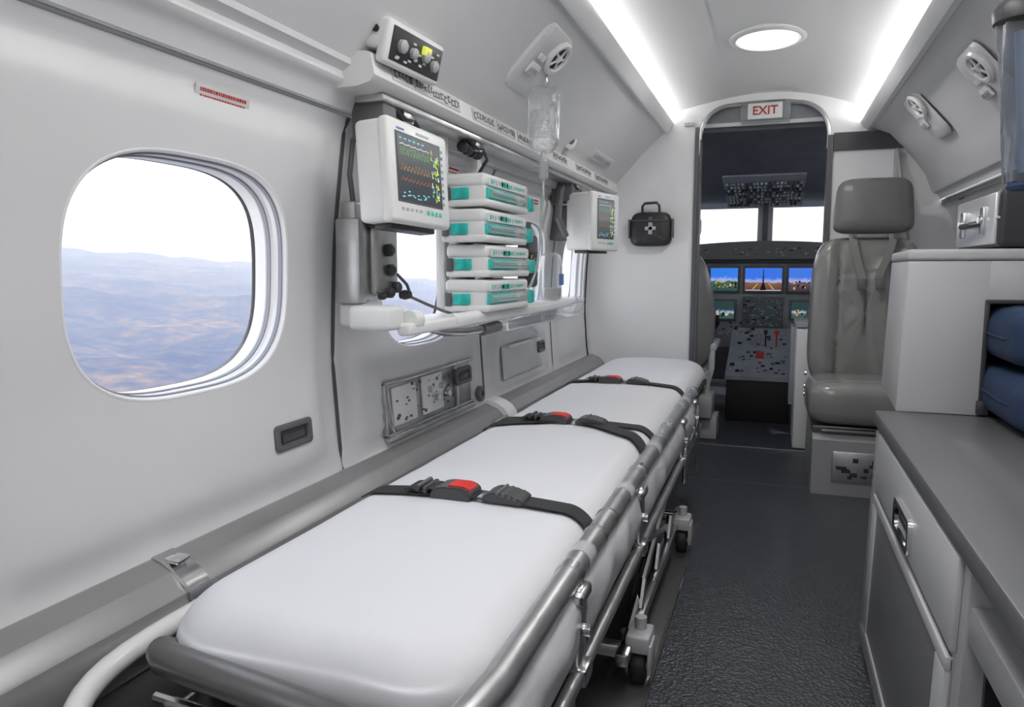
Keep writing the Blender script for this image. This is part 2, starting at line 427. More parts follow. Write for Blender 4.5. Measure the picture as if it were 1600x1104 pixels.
# ceiling service panel + front dome light; the two rear lights are unseen added fill
def ceil_z(x):
    q = ceil
    for (xa, za), (xb, zb) in zip(q, q[1:]):
        if xa <= x <= xb: return za + (zb - za) * (x - xa) / (xb - xa)
    return 1.35
for k, (ya, yb) in enumerate(((1.72, 2.60), (.5, 1.38), (-.75, .15))):
    m = MB(); xs = [-.185 + .285 * i / 12 for i in range(13)]
    lo = [(x, ceil_z(x) - .004 - .002 * (1 if .1 < (x + .185) / .285 < .9 else 0)) for x in xs]; hi = [(x, ceil_z(x) + .004) for x in reversed(xs)]
    m.prism(lo + hi, 'Y', ya, yb); pn = tag(m.build('ceiling_panel', 'headliner'), ['flat ceiling panel that holds the round dome light', 'second ceiling panel overhead', 'rear ceiling panel overhead'][k], 'panel')
    yc = yb - .17
    t = empty('dome_or_fill_lamp', (-.045, yc, 1.445), ['round frosted dome light in the ceiling panel before the doorway', 'unseen second dome light overhead, added as fill', 'unseen rear dome light overhead, added as fill'][k], 'ceiling light')
    m = MB(); m.lathe([(.112, .004), (.112, -.004), (.106, -.008), (.094, -.009), (.090, -.004), (.090, .003)], c=(-.045, yc, 1.442), n=40, sy=1.12); m.build('light_ring', 'trim_white', t)
    m = MB(); m.lathe([(.089, 0), (.086, -.010), (.070, -.015), (.066, -.013), (.05, -.015), (.001, -.017)], c=(-.045, yc, 1.442), n=40, sy=1.12); m.build('diffuser', 'dome_glow', t)
    if True:  # front dome's own lamp; the rear two are added fill, out of view
        ld = bpy.data.lights.new('dome_and_fill_light', 'AREA'); ld.shape = 'RECTANGLE'; ld.size = .11 if k == 0 else .30; ld.size_y = .12 if k == 0 else .7; ld.energy = LAMP_AND_FILL * (.55 if k == 0 else 1)
        lo_ = bpy.data.objects.new('dome_and_fill_light', ld); C.objects.link(lo_); lo_.location = (0, 0 if k == 0 else -.25, -.021); lo_.parent = t

# ------------------------------------------------------------------ bulkhead with doorway
DX0, DX1 = -.312, .182
def door_out():
    P = [(DX0, 0), (DX0, .5), (DX0, .9), (DX0, 1.22)]
    for k in range(13):
        a = PI - PI / 2 * k / 12; P.append((DX0 + .12 + .12 * math.cos(a), 1.285 + .125 * math.sin(a)))
    for k in range(1, 6): P.append((DX0 + .12 + (DX1 - DX0 - .24) * k / 6, 1.41 + .004 * math.sin(PI * k / 6)))
    for k in range(13):
        a = PI / 2 - PI / 2 * k / 12; P.append((DX1 - .12 + .12 * math.cos(a), 1.275 + .13 * math.sin(a)))
    P += [(DX1, 1.22), (DX1, .9), (DX1, .5), (DX1, 0)]
    return P
DO = door_out()
m = MB(); outer = []
cx = (DX0 + DX1) / 2
for i, (x, z) in enumerate(DO):
    if z < 1.27: outer.append((-.95 if x < cx else .85, z))
    else:
        f = (i - 4) / (len(DO) - 9); outer.append((-.95 + 1.8 * f, 1.52))
outer[3] = (-.95, 1.52); outer[-4] = (.85, 1.52)
rows = [[(x, 3.2, z) for x, z in outer], [(x, 3.2, z) for x, z in DO], [(x, 3.235, z) for x, z in DO], [(x, 3.235, z) for x, z in outer]]
m.grid(rows); m.build('wall_front', 'wall_white_matt', kind='structure', smooth=30)
m = MB(); m.tube([(x, 3.198, z) for x, z in DO[3:-3]], .009, n=8); m.build('trim_5', 'brushed', kind='structure')
m = MB(); m.box(-.330, -.314, 3.188, 3.2, 0, 1.33); m.box(-.312, -.303, 3.19, 3.24, 0, 1.28); m.box(.178, .198, 3.185, 3.24, .05, 1.27)
m.build('trim_6', 'mid_plastic', kind='structure')
# rounded reveal of bulkhead edge at left wall
m = MB(); poly = [(.20, 1.277), (.372, 1.277), (.405, 1.262), (.435, 1.238), (.462, 1.208), (.20, 1.210)]
m.prism(poly, 'Y', 3.186, 3.1995); tag(m.build('header_panel', 'buckle'), 'dark grey flat strip on the bulkhead right of the doorway top', 'panel')

# ------------------------------------------------------------------ terrain and haze outside (aircraft banked)
N_ = Vector((.1005, .0284, .9945)).normalized()
rot = Vector((0, 0, 1)).rotation_difference(N_).to_matrix().to_4x4()
def hills(x, y):
    p = Vector((x / 900 + 3.1, y / 900 + 1.7, .3))
    h = noise.fractal(p, .9, 2.1, 8) * 80 + abs(noise.noise(Vector((x / 1500, y / 1300, 4)))) * 90
    return h
m = MB(); GN = 230; rows = []
for i in range(GN + 1):
    u = i / GN; d = 150 + 14000 * u ** 2.2
    row = []
    for k in range(GN + 1):
        a = math.radians(62 + 120 * k / GN); x, y = math.cos(a) * d, math.sin(a) * d
        row.append(rot @ Vector((x, y, -520 + hills(x, y))))
    rows.append(row)
m.grid(rows)
tm = bpy.data.materials.new('terrain'); tm.use_nodes = True; MATS['terrain'] = tm; N = tm.node_tree.nodes; L = tm.node_tree.links; b = N['Principled BSDF']
b.inputs['Roughness'].default_value = 1; b.inputs['Specular IOR Level'].default_value = 0
tc = N.new('ShaderNodeTexCoord'); n1 = N.new('ShaderNodeTexNoise'); n1.inputs['Scale'].default_value = .010; n1.inputs['Detail'].default_value = 9; n1.inputs['Roughness'].default_value = .65
r1 = N.new('ShaderNodeValToRGB'); e = r1.color_ramp.elements; e[0].position = .38; e[0].color = (.02, .035, .10, 1); e[1].position = .75; e[1].color = (.42, .34, .26, 1)
x = e.new(.5); x.color = (.06, .075, .13, 1); x = e.new(.58); x.color = (.16, .12, .12, 1); x = e.new(.66); x.color = (.30, .20, .17, 1)
n2 = N.new('ShaderNodeTexNoise'); n2.inputs['Scale'].default_value = .0016; n2.inputs['Detail'].default_value = 3
L.new(tc.outputs['Object'], n1.inputs['Vector']); L.new(tc.outputs['Object'], n2.inputs['Vector'])
mxn = N.new('ShaderNodeMath'); mxn.operation = 'MULTIPLY_ADD'; mxn.inputs[1].default_value = .62; mxn.inputs[2].default_value = -.01
mx2 = N.new('ShaderNodeMath'); mx2.operation = 'MULTIPLY_ADD'; mx2.inputs[1].default_value = .42
L.new(n1.outputs['Fac'], mxn.inputs[0]); L.new(n2.outputs['Fac'], mx2.inputs[0]); L.new(mxn.outputs[0], mx2.inputs[2]); L.new(mx2.outputs[0], r1.inputs[0]); L.new(r1.outputs[0], b.inputs['Base Color'])
m.build('hills', 'terrain', kind='structure', smooth=180)
hz = bpy.data.materials.new('haze'); hz.use_nodes = True; MATS['haze'] = hz; N = hz.node_tree.nodes; L = hz.node_tree.links; N.clear()
o_ = N.new('ShaderNodeOutputMaterial'); vs = N.new('ShaderNodeVolumeScatter'); vs.inputs['Color'].default_value = (.74, .79, 1, 1); vs.inputs['Density'].default_value = .00015
vs.inputs['Anisotropy'].default_value = .0
L.new(vs.outputs[0], o_.inputs['Volume'])
m = MB(); m.M = rot; m.box(-15500, 7500, -1500, 15500, -700, -60); m.build('haze', 'haze', kind='structure')

# ------------------------------------------------------------------ stretcher
ST = empty('stretcher', (-.43, 1.4, 0), 'wheeled steel stretcher with tubular side rails along the left wall', 'stretcher')
RX, RZ = -.229, .366
path = [(-.33, .40, RZ - .03), (-.27, .43, RZ - .01), (-.24, .49, RZ), (RX, .60, RZ)] + [(RX, y, RZ) for y in (.8, 1.0, 1.3, 1.6, 1.9, 2.2, 2.33)] + [(RX, 2.37, RZ - .008), (RX, 2.395, RZ - .03), (RX, 2.40, RZ - .08)]
m = MB(); m.tube(path, .0165, n=20); m.build('side_rail', 'brushed', ST)
m = MB()
for y, l in ((.85, .02), (1.0, .006), (1.08, .006), (1.35, .02), (1.62, .006), (1.75, .02), (2.02, .006), (2.2, .02), (2.31, .03)): m.cyl((RX, y, RZ), (RX, y + l, RZ), .0183, 20)
m.build('rail_collar', 'steel', ST)
m = MB()
for y in (.905, 1.2, 1.52, 2.1): m.cyl((RX, y, RZ), (RX, y + .035, RZ), .0172, 20)
m.build('rail_marking', 'plastic_grey', ST)
# left rail + foot loop in white enamel
lp = [(-.665, 2.4, .30), (-.672, 1.5, .30), (-.685, .9, .305), (-.690, .76, .31), (-.692, .68, .31), (-.688, .60, .31), (-.672, .545, .31), (-.645, .50, .31), (-.60, .462, .31), (-.52, .44, .31), (-.42, .44, .31), (-.34, .46, .312)]
m = MB(); m.tube(smooth3 := [tuple(p) for p in lp], .0135, n=16); m.build('foot_loop', 'enamel', ST, sub=1)
# foot handle, dark tube
m = MB(); m.tube([(-.585, .63, .305), (-.605, .60, .325), (-.607, .58, .338), (-.59, .568, .341), (-.55, .562, .341), (-.45, .548, .341), (-.36, .535, .341), (-.30, .53, .336), (-.28, .54, .32)], .0175, n=18); m.build('foot_handle', 'dark_steel', ST)
# deck frame & cross tubes
m = MB()
m.box(-.64, -.24, .66, 2.9, .285, .308, .004)
m.build('deck', 'dark_plastic', ST)
m = MB()
for y in (.50, .53, .56, .60): m.tube([(-.62, y + .02, .285), (-.33, y, .285)], .006, n=8)
m.box(-.60, -.40, .46, .62, .262, .272, .003)
m.build('foot_slats', 'steel', ST)
m = MB()
for x in (-.213, -.63):
    m.tube([(x, .55, .243), (x, 2.42, .243)], .0095, n=12)
m.build('lower_rail', 'brushed', ST)
for y in (.855, 1.30, 1.95, 2.26):
    m = MB(); m.box(-.2265, -.208, y - .016, y + .016, .236, RZ - .008, .004); m.box(-.234, -.203, y - .024, y + .024, .338, .356, .006, 3); m.box(-.222, -.200, y - .020, y + .020, .232, .256, .004); m.cyl((-.208, y, .30), (-.199, y, .30), .008, 12)
    m.build('rail_bracket', 'steel', ST)
m = MB()
for ya, yb in ((1.3, 1.95), (1.95, 1.3)):
    for x in (-.235, -.60): m.tube([(x, ya, .235), (x, yb, .075)], .011, n=10)
m.tube([(-.235, 1.62, .155), (-.60, 1.62, .155)], .012, n=10)
for x in (-.225, -.61):
    m.box(x - .012, x + .012, 1.20, 2.05, .060, .084, .004)
for y in (1.24, 2.0): m.box(-.61, -.225, y - .012, y + .012, .060, .084, .004)
for k in range(3): m.cyl((-.225, 1.38 + .2 * k, .085), (-.225, 1.42 + .2 * k, .13), .008, 8)
m.build('undercarriage', 'steel', ST)
# hydraulic bits under deck
m = MB(); m.cyl((-.28, .95, .19), (-.28, 1.35, .12), .018, 14); m.cyl((-.27, 1.35, .12), (-.27, 1.7, .07), .010, 12); m.box(-.34, -.25, 1.5, 1.75, .16, .22, .01); m.box(-.30, -.235, .80, .93, .10, .19, .01)
m.build('lift_cylinder', 'dark_steel', ST)
def caster(x, y):
    f = MB(); f.box(x - .022, x + .022, y - .030, y + .035, .066, .098, .006); f.box(x - .021, x - .017, y - .02, y + .02, .025, .07); f.box(x + .017, x + .021, y - .02, y + .02, .025, .07)
    f.cyl((x - .025, y, .034), (x + .025, y, .034), .007, 10); f.cyl((x, y + .01, .095), (x, y + .01, .12), .011, 12); f.box(x + .018, x + .026, y - .03, y + .02, .03, .085, .003)
    c = f.build('caster', 'plastic_grey', ST)
    w = MB(); w.lathe([(.016, -.013), (.030, -.013), (.0335, -.008), (.0335, .008), (.030, .013), (.016, .013)], axis='X', c=(x, y, .0335), n=28); w.build('wheel', 'rubber', c)
for x in (-.205, -.63):
    for y in (1.27, 1.93): caster(x, y)
# light grey side covers hanging between the rails
def cover(y0, y1, amp):
    m = MB(); n1, n2 = 40, 10; front = []; 
    for i in range(n1 + 1):
        y = y0 + (y1 - y0) * i / n1; r = []
        for k in range(n2 + 1):
            t = k / n2; z = .355 - .112 * t
            x = -.226 + .020 * math.sin(PI * t ** .7) + amp * noise.noise(Vector((y * 14, t * 2.2, y0 * 9))) * math.sin(PI * min(1, t * 1.1 + .05)); r.append((x, y, z))
        front.append(r)
    m.grid(front); back = [[(x - .002, y, z) for x, y, z in r] for r in front]; m.grid(back)
    m.build('side_cover', 'cloth_grey', ST, smooth=80)
cover(.52, .84, .008); cover(.87, 1.28, .008); cover(1.32, 1.93, .008); cover(1.97, 2.3, .008)
m = MB(); m.box(-.215, -.204, 1.98, 2.34, .17, .27, .004); m.box(-.212, -.206, 2.30, 2.38, .12, .285, .002); m.build('end_plate', 'steel', ST)
# floor track
m = MB(); m.box(-.62, -.181, 1.0, 2.15, .0, .004, .001); m.box(-.187, -.181, 1.0, 2.15, .003, .007)
tag(m.build('floor_track', ['dark_steel']), 'thin metal floor plate under the stretcher wheels with a bright edge', 'floor plate')
m = MB(); m.box(-.1815, -.179, 1.0, 2.15, .0005, .0055); m.build('edge_strip', 'chrome', bpy.data.objects['floor_track'])

# mattress
MXC, MHX, MY0, MY1 = -.437, .198, .575, 3.06
MZ0, MZH, MR = .315, .073, .048
def rrect(hx, y0, y1, rn, rf, N=14):
    P = []
    def arc(cx, cy, r, a0):
        for k in range(N + 1): a = a0 + PI / 2 * k / N; P.append((cx + r * math.cos(a), cy + r * math.sin(a)))
    arc(hx - rf, y1 - rf, rf, 0); arc(-hx + rf, y1 - rf, rf, PI / 2); arc(-hx + rn, y0 + rn, rn, PI); arc(hx - rn, y0 + rn, rn, 1.5 * PI)
    # subdivide long sides
    Q = []
    for i, p in enumerate(P):
        q = P[(i + 1) % len(P)]; Q.append(p); L_ = math.hypot(q[0] - p[0], q[1] - p[1]); n = int(L_ / .04)
        for k in range(1, n): Q.append((p[0] + (q[0] - p[0]) * k / n, p[1] + (q[1] - p[1]) * k / n))
    return Q
base = rrect(MHX, MY0, MY1, .085, .15)
cy_ = (MY0 + MY1) / 2
def inset(p, d):
    x, y = p; sx = (MHX - d) / MHX; sy = ((MY1 - MY0) / 2 - d) / ((MY1 - MY0) / 2); return (x * sx, cy_ + (y - cy_) * sy)
def mz(x, y, z):   # gentle wrinkles
    w = noise.noise(Vector((x * 5, y * 3.2, 2))) * .0020 + noise.noise(Vector((x * 20, y * 7, 7))) * .0014
    e = sm((.66 - y) / .1)
    w += e * noise.noise(Vector((x * 25, y * 9, 1))) * .006 - e * .006
    return z + w
m = MB(); rows = []
NT = 12
rows.append([(MXC + inset(p, .010)[0], inset(p, .010)[1], MZ0 - .004) for p in base])
rows.append([(MXC + p[0], p[1], MZ0 + .012) for p in base])
for k in range(1, NT + 1):
    t = PI / 2 * k / NT; d = MR * (1 - math.cos(t)); z = MZ0 + .018 + (MZH - .018) * math.sin(t)
    rows.append([(MXC + (q := inset(p, d))[0] + noise.noise(Vector((q[0] * 6, q[1] * 12, 3.9))) * .003, q[1], mz(q[0], q[1], z) if k > 3 else z) for p in base])
# the top continues as shrinking rings down to the spine
for k in range(1, 18):
    q_ = k / 17; d = MR + (MHX - MR) * q_
    rows.append([(MXC + (q := inset(p, d))[0] + noise.noise(Vector((q[0] * 6, q[1] * 12, 3.9))) * .003 * max(0, 1 - q_ * 4), q[1], mz(q[0], q[1], MZ0 + MZH + .005 * (1 - (q[0] / (MHX - MR)) ** 2) * (1 - min(1, abs(q[1] - cy_) / ((MY1 - MY0) / 2 - MR)) ** 8))) for p in base])
m.grid(rows, closed=True)
bmesh.ops.remove_doubles(m.bm, verts=m.bm.verts[:], dist=.0002)
mt = tag(m.build('mattress', 'sheet', smooth=180, sub=1), 'long stretcher mattress under a smooth white sheet', 'mattress')
m = MB(); m.grid([[(MXC + q[0], q[1], z) for q in [inset(p, -.006) for p in base]] for z in (.309, .318)], closed=True, capends=True)
m.build('mattress_base', 'dark_plastic', mt)

# straps
def mattress_curve(a0, a1, n, lift, zext=0):
    """cross-section points of the mattress surface, x from left to right"""
    P = []
    def sec(t):  # t 0..1 : left bottom -> top -> right bottom
        if t < .2:
            a = t / .2 * PI / 2; return (-MHX + MR * (1 - math.cos(a)), MZ0 + .018 + (MZH - .018) * math.sin(a), (-math.cos(a), math.sin(a)))
        if t > .8:
            a = (1 - t) / .2 * PI / 2; return (MHX - MR * (1 - math.cos(a)), MZ0 + .018 + (MZH - .018) * math.sin(a), (math.cos(a), math.sin(a)))
        s_ = (t - .2) / .6; x = (-MHX + MR) + (2 * MHX - 2 * MR) * s_; u = x / (MHX - MR); return (x, MZ0 + MZH + .006 * (1 - u * u), (0, 1))
    for i in range(n + 1):
        x, z, nn = sec(a0 + (a1 - a0) * i / n); P.append(((MXC + x + nn[0] * lift, z + nn[1] * lift), nn))
    return P
def strap(parent, yf, a0, a1, lift=.0035, w=.041, n=40, name='strap', drop=0):
    P = mattress_curve(a0, a1, n, lift); pts = [(p[0][0], yf(i / n), p[0][1]) for i, p in enumerate(P)]
    ups = [(p[1][0], 0, p[1][1]) for p in P]
    if drop and a1 >= .99:
        for d in (.01, .03, drop): pts.append((pts[n][0] , pts[n][1], pts[n][2] - d)); ups.append((1, 0, 0))
    wd = []
    for i in range(len(pts)):
        a = Vector(pts[max(0, i - 1)]); b_ = Vector(pts[min(len(pts) - 1, i + 1)]); t = (b_ - a).normalized()
        d = Vector(ups[i]).cross(t); wd.append(d.normalized())
    m = MB(); m.ribbon(pts, wd, w, .0022, ups); return m.build(name, 'webbing', parent, smooth=40)
def belt(y, xb, label, yl=0, yr=0, s=1.0, double=False, redlen=1.0, rotz=0):
    t = empty('restraint_strap', (xb, y, MZ0 + MZH), label, 'strap', 'restraint straps across the mattress')
    ym = lambda q: y + yl * (1 - q)
    strap(t, lambda q: y + yl * (1 - q), 0.12, .52, drop=0)
    if double:
        strap(t, lambda q: y - .075 * (1 - q) ** 1.3, 0.10, .50, name='strap')
        strap(t, lambda q: y + (.0 + .02) * q, .55, 1, drop=.05)
        strap(t, lambda q: y - .155 * q ** 1.2, .55, 1, lift=.006, drop=.05)
    else:
        strap(t, lambda q: y + yr * q ** 1.5, .50, 1, drop=.05)
    # overlap ruffled webbing at the left
    m = MB(); P = []
    x0 = xb - .075 * s; z0 = MZ0 + MZH + .008
    for i in range(15): q = i / 14; P.append((x0 + .07 * s * q, y + yl * .3, z0 + .005 + .003 * math.sin(q * 13) + .004 * q))
    m.ribbon(P, [(0, 1, 0)] * 15, .042 * s, .002, [(0, 0, 1)] * 15); m.build('folded_strap', 'webbing', t)
    m = MB(); m.box(xb - .046 * s, xb - .038 * s, y - .024 * s, y + .024 * s, z0 + .002, z0 + .014, .003); m.cyl((xb - .054 * s, y - .024 * s, z0 + .011), (xb - .054 * s, y + .024 * s, z0 + .011), .0045 * s, 10); m.build('strap_slide', 'buckle', t)
    # buckle body: crowned block
    m = MB(); zb = MZ0 + MZH + .003
    prof = [(-.032, 0), (-.034, .008), (-.027, .017), (-.012, .0205), (.018, .0205), (.029, .016), (.033, .009), (.031, 0)]
    m.prism([(xb + px * s, zb + pz * s) for px, pz in prof], 'Y', y - .024 * s, y + .024 * s)
    bmesh.ops.bevel(m.bm, geom=m.bm.edges[:], offset=.002, segments=2, affect='EDGES')
    bk = m.build('buckle', 'buckle', t)
    m = MB(); m.prism([(xb + px * s, zb + pz * s) for px, pz in [(-.006, .0195), (-.006, .0222), (.0185, .0222), (.0285, .0182), (.0285, .0150), (.018, .0195)]], 'Y', y - .016 * s, y + .016 * s); m.build('release_button', 'red_button', bk)
    # tongue and adjuster
    m = MB(); m.box(xb + .028 * s, xb + .058 * s, y - .014 * s, y + .014 * s, zb + .003, zb + .007, .001); m.box(xb + .040 * s, xb + .066 * s, y - .017 * s, y + .017 * s, zb + .002, zb + .010, .002); m.build('tongue', 'steel', t)
    m = MB(); prof = [(.048, .004), (.051, .013), (.064, .0195), (.088, .0185), (.110, .012), (.114, .006), (.110, .003)]
    m.prism([(xb + px * s, zb + pz * s) for px, pz in prof], 'Y', y - .023 * s, y + .023 * s)
    bmesh.ops.bevel(m.bm, geom=m.bm.edges[:], offset=.002, segments=2, affect='EDGES'); aj = m.build('strap_adjuster', 'buckle', t)
    m = MB()
    for q in (.074, .083, .092, .101): m.cyl((xb + q * s, y - .024 * s, zb + (.0190 - (q - .074) * .24) * s), (xb + q * s, y + .024 * s, zb + (.0190 - (q - .074) * .24) * s), .0022 * s, 8)
    m.build('grip_ridge', 'mid_plastic', aj)
    return t
belt(1.035, -.462, 'black strap with the largest red buckle, nearest across the mattress', yl=-.01, yr=.0, s=1.05)
belt(1.63, -.470, 'black strap doubled into two bands on each side, across the mattress middle', s=1.05, double=True)
belt(2.27, -.475, 'black strap nearest the head end of the mattress, by the bulkhead', yl=0, yr=-.03, s=1.05)

# ------------------------------------------------------------------ fittings on the left wall
WA = Vector((-1, 0, 0))
def wallframe(y, z):
    n = Vector((1, 0, -(lx(z + .02) - lx(z - .02)) / .04)); return frame((panel_x(y, z, 0, 5) , y, z), (0, 1, 0), n)
# chrome clip on ledge
t = empty('ledge_clamp', (-.72, .735, .35), 'chrome clamp wrapped over the grey ledge beside the foot of the mattress', 'clamp')
m = MB(); P = [(-.758, .373), (-.742, .3675), (-.728, .360), (-.714, .354), (-.702, .344), (-.695, .330), (-.692, .30), (-.690, .275)]
m.grid([[(x, y, z) for x, z in P] + [(x - .003, y, z - .005) for x, z in reversed(P)] for y in (.715, .752)], closed=True, capends=True); m.build('strap_plate', 'steel', t)
m = MB(); m.box(-.745, -.722, .722, .746, .364, .371, .002); m.build('latch', 'chrome', t)
m = MB(); m.box(-.694, -.684, .712, .730, .255, .30, .002); m.build('hook', 'mid_plastic', t)
# white joint in the ledge
t = empty('ledge_joint', (-.72, 1.95, .35), 'white rounded joint bracket between the two grey ledge sections', 'bracket')
m = MB(); P2 = [(-.765, .380), (-.742, .377), (-.722, .370), (-.704, .358), (-.692, .342), (-.687, .320), (-.687, .262), (-.765, .262)]
m.grid([[(x, y, z) for x, z in P2] for y in (1.915, 1.985)], closed=True, capends=True); m.build('joint_cover', 'trim_white', t)
m = MB(); m.box(-.700, -.683, 1.80, 1.90, .28, .345, .006); m.build('joint_block', 'brushed', t)
def recessed_handle(y, z, w, h, label, group=None):
    F = wallframe(y, z); o = empty('pull_handle', F.translation, label, 'handle', group)
    m = MB(); m.M = F
    def rr(hw, hh, r, zz):
        P = []
        for cx_, cy2, a0 in ((hw - r, hh - r, 0), (-hw + r, hh - r, PI / 2), (-hw + r, -hh + r, PI), (hw - r, -hh + r, 1.5 * PI)):
            for k in range(5): a = a0 + PI / 2 * k / 4; P.append((cx_ + r * math.cos(a), cy2 + r * math.sin(a), zz))
        return P
    m.grid([rr(w / 2, h / 2, .008, -.003), rr(w / 2, h / 2, .008, .004), rr(w / 2 - .003, h / 2 - .003, .006, .006), rr(w / 2 - .010, h / 2 - .009, .004, .0055), rr(w / 2 - .012, h / 2 - .011, .003, .001)], closed=True)
    m.build('bezel', 'mid_plastic', o)
    m = MB(); m.M = F; m.box(-w / 2 + .011, w / 2 - .011, -h / 2 + .010, h / 2 - .010, -.002, .001); m.build('recess', 'dark_plastic', o)
    m = MB(); m.M = F; m.box(-w / 2 + .018, w / 2 - .022, -h / 2 + .013, h / 2 - .018, .001, .0035, .001); m.build('lever', 'buckle', o)
    return o
recessed_handle(1.027, .471, .100, .044, 'dark recessed pull handle on the wall panel below the nearest window')
recessed_handle(1.752, .473, .100, .044, 'small dark recessed handle right of the outlet panel')
recessed_handle(2.44, .482, .075, .040, 'small dark recessed switch plate on the third wall panel')
# placards
def placard(y, z, w, h, label, cols=('label_paper', 'red_ink'), seed=1, rows_=2, on=None, nbits=16, th=.0015):
    F = on if on is not None else wallframe(y, z); o = empty('placard', F.translation, label, 'placard')
    m = MB(); m.M = F; m.box(-w / 2, w / 2, -h / 2, h / 2, 0, th, .0005); m.build('plate', cols[0], o)
    rnd = random.Random(seed); m = MB(); m.M = F
    for r in range(rows_):
        yy = h * (.5 - (r + .7) / (rows_ + .4)); xx = -w * .42
        while xx < w * .40:
            bw = w / nbits * rnd.uniform(.35, 1.0); m.box(xx, xx + bw, yy - h * .11, yy + h * .11, th, th + .0004); xx += bw + w * .012
    m.build('print', cols[1], o); return o
placard(.869, .988, .108, .022, 'small grey placard with two red lines above the nearest window', seed=3, nbits=22)
placard(1.66, .985, .07, .022, 'white sticker with red print on the wall right of the large monitor', cols=('plastic_white', 'red_ink'), seed=5)
placard(2.29, .965, .08, .022, 'white sticker with red print on the wall behind the drip bag', cols=('plastic_white', 'red_ink'), seed=8)
# outlet panel in recess 2
F = wallframe(1.58, .455); F.translation.x -= .012
t = empty('outlet_panel', F.translation, 'clear covered panel of outlets and fittings set low in the second wall panel', 'outlet panel')
m = MB(); m.M = F; m.box(-.24, .24, -.062, .055, -.004, .004, .003); m.build('back_plate', 'brushed', t)
m = MB(); m.M = F
for (a, b_, c_, d) in ((-.24, .24, .049, .056), (-.24, .24, -.062, -.055), (-.24, -.233, -.062, .056), (.13, .137, -.062, .056)): m.box(a, b_, c_, d, .004, .014, .002)
m.box(-.235, .24, -.075, -.062, -.002, .018, .004)
m.build('frame', 'steel', t)
rnd = random.Random(4); m = MB(); m.M = F; m.box(-.20, -.09, -.045, .040, .004, .010, .003); m.box(-.06, .05, -.045, .045, .004, .012, .004); m.build('cover', 'plastic_white', t)
m = MB(); m.M = F
for k in range(34):
    a = rnd.uniform(-.20, .11); b_ = rnd.uniform(-.042, .04); q = rnd.uniform(.0015, .005); m.box(a - q, a + q, b_ - q * .8, b_ + q * .8, .009, .0135, .0005)
m.build('connector', 'mid_plastic', t)
m = MB(); m.M = F
for k in range(4): m.cyl((-.03 + .03 * k, .012 * (-1) ** k, .008), (-.03 + .03 * k, .012 * (-1) ** k, .024), .008, 12)
m.tube([(-.22, .04, .01), (-.222, .0, .014), (-.218, -.04, .014), (-.205, -.055, .012)], .003, 8)
m.build('hose_port', 'steel', t)
m = MB(); m.M = wallframe(1.87, .405); m.lathe([(.022, 0), (.022, .006), (.018, .009), (.008, .009), (.008, .004)], n=20); tag(m.build('socket_ring', 'mid_plastic'), 'round dark socket on the wall just above the ledge joint', 'socket')
# glove box lid in panel 3
F = wallframe(2.26, .47); F.translation.x -= .008
m = MB(); m.M = F; m.box(-.19, .20, -.058, .045, -.004, .007, .006); o = tag(m.build('storage_lid', 'wall_white', smooth=60), 'shallow grey moulded lid on the third wall panel', 'lid')
m = MB(); m.M = F; m.cyl((-.15, .04, .009), (.05, .04, .009), .006, 10); m.build('lid_hinge', 'trim_white', o)

# ------------------------------------------------------------------ upper equipment rail
t = empty('equipment_rail', (-.66, 2.1, 1.09), 'long white equipment rail mounted high along the left wall', 'rail'); RAIL = t
m = MB(); rp_ = [(-.712, 1.062), (-.700, 1.098), (-.672, 1.107), (-.648, 1.107), (-.638, 1.104), (-.631, 1.068), (-.640, 1.058), (-.665, 1.052), (-.705, 1.052)]
m.prism(rp_, 'Y', 1.10, 3.10); bmesh.ops.bevel(m.bm, geom=[e for e in m.bm.edges if e.calc_face_angle(0) > .3], offset=.003, segments=2, affect='EDGES'); m.build('rail_body', 'plastic_white', t)
m = MB(); m.box(-.705, -.650, 1.16, 3.08, 1.040, 1.053, .002); m.build('lower_channel', 'brushed', t)
nrm = Vector((.0395, 0, -.005 * -1)); 
FR = lambda y: frame((-.6333, y, 1.0875), (0, 1, 0), (.992, 0, .126))
for k, (ya, yb, nb) in enumerate(((1.17, 1.245, 5), (1.255, 1.45, 12), (1.53, 1.66, 9), (1.68, 1.80, 9), (1.83, 1.95, 8), (2.15, 2.3, 8), (2.42, 2.62, 8), (2.7, 2.9, 8))):
    m = MB(); m.M = FR((ya + yb) / 2); hw_ = (yb - ya) / 2; rnd = random.Random(k)
    xx = -hw_
    while xx < hw_ - .006:
        bw = rnd.uniform(.005, .014); hh = rnd.uniform(.004, .0075); cz = rnd.uniform(-.003, .003)
        if rnd.random() < .75:
            m.box(xx, xx + bw, cz - hh, cz - hh + .0025, .0, .0015); m.box(xx, xx + bw, cz + hh - .0025, cz + hh, .0, .0015)
            m.box(xx, xx + .003, cz - hh, cz + hh, .0, .0015)
        else: m.box(xx, xx + bw, cz - hh, cz + hh, .0, .0015)
        xx += bw + .004
    m.build('rail_print', 'plastic_print', t)
    m = MB(); m.M = FR((ya + yb) / 2); m.box(-hw_ - .006, hw_ + .002, -.013, .013, -.001, .0007); m.build('rail_label', 'label_paper', t)
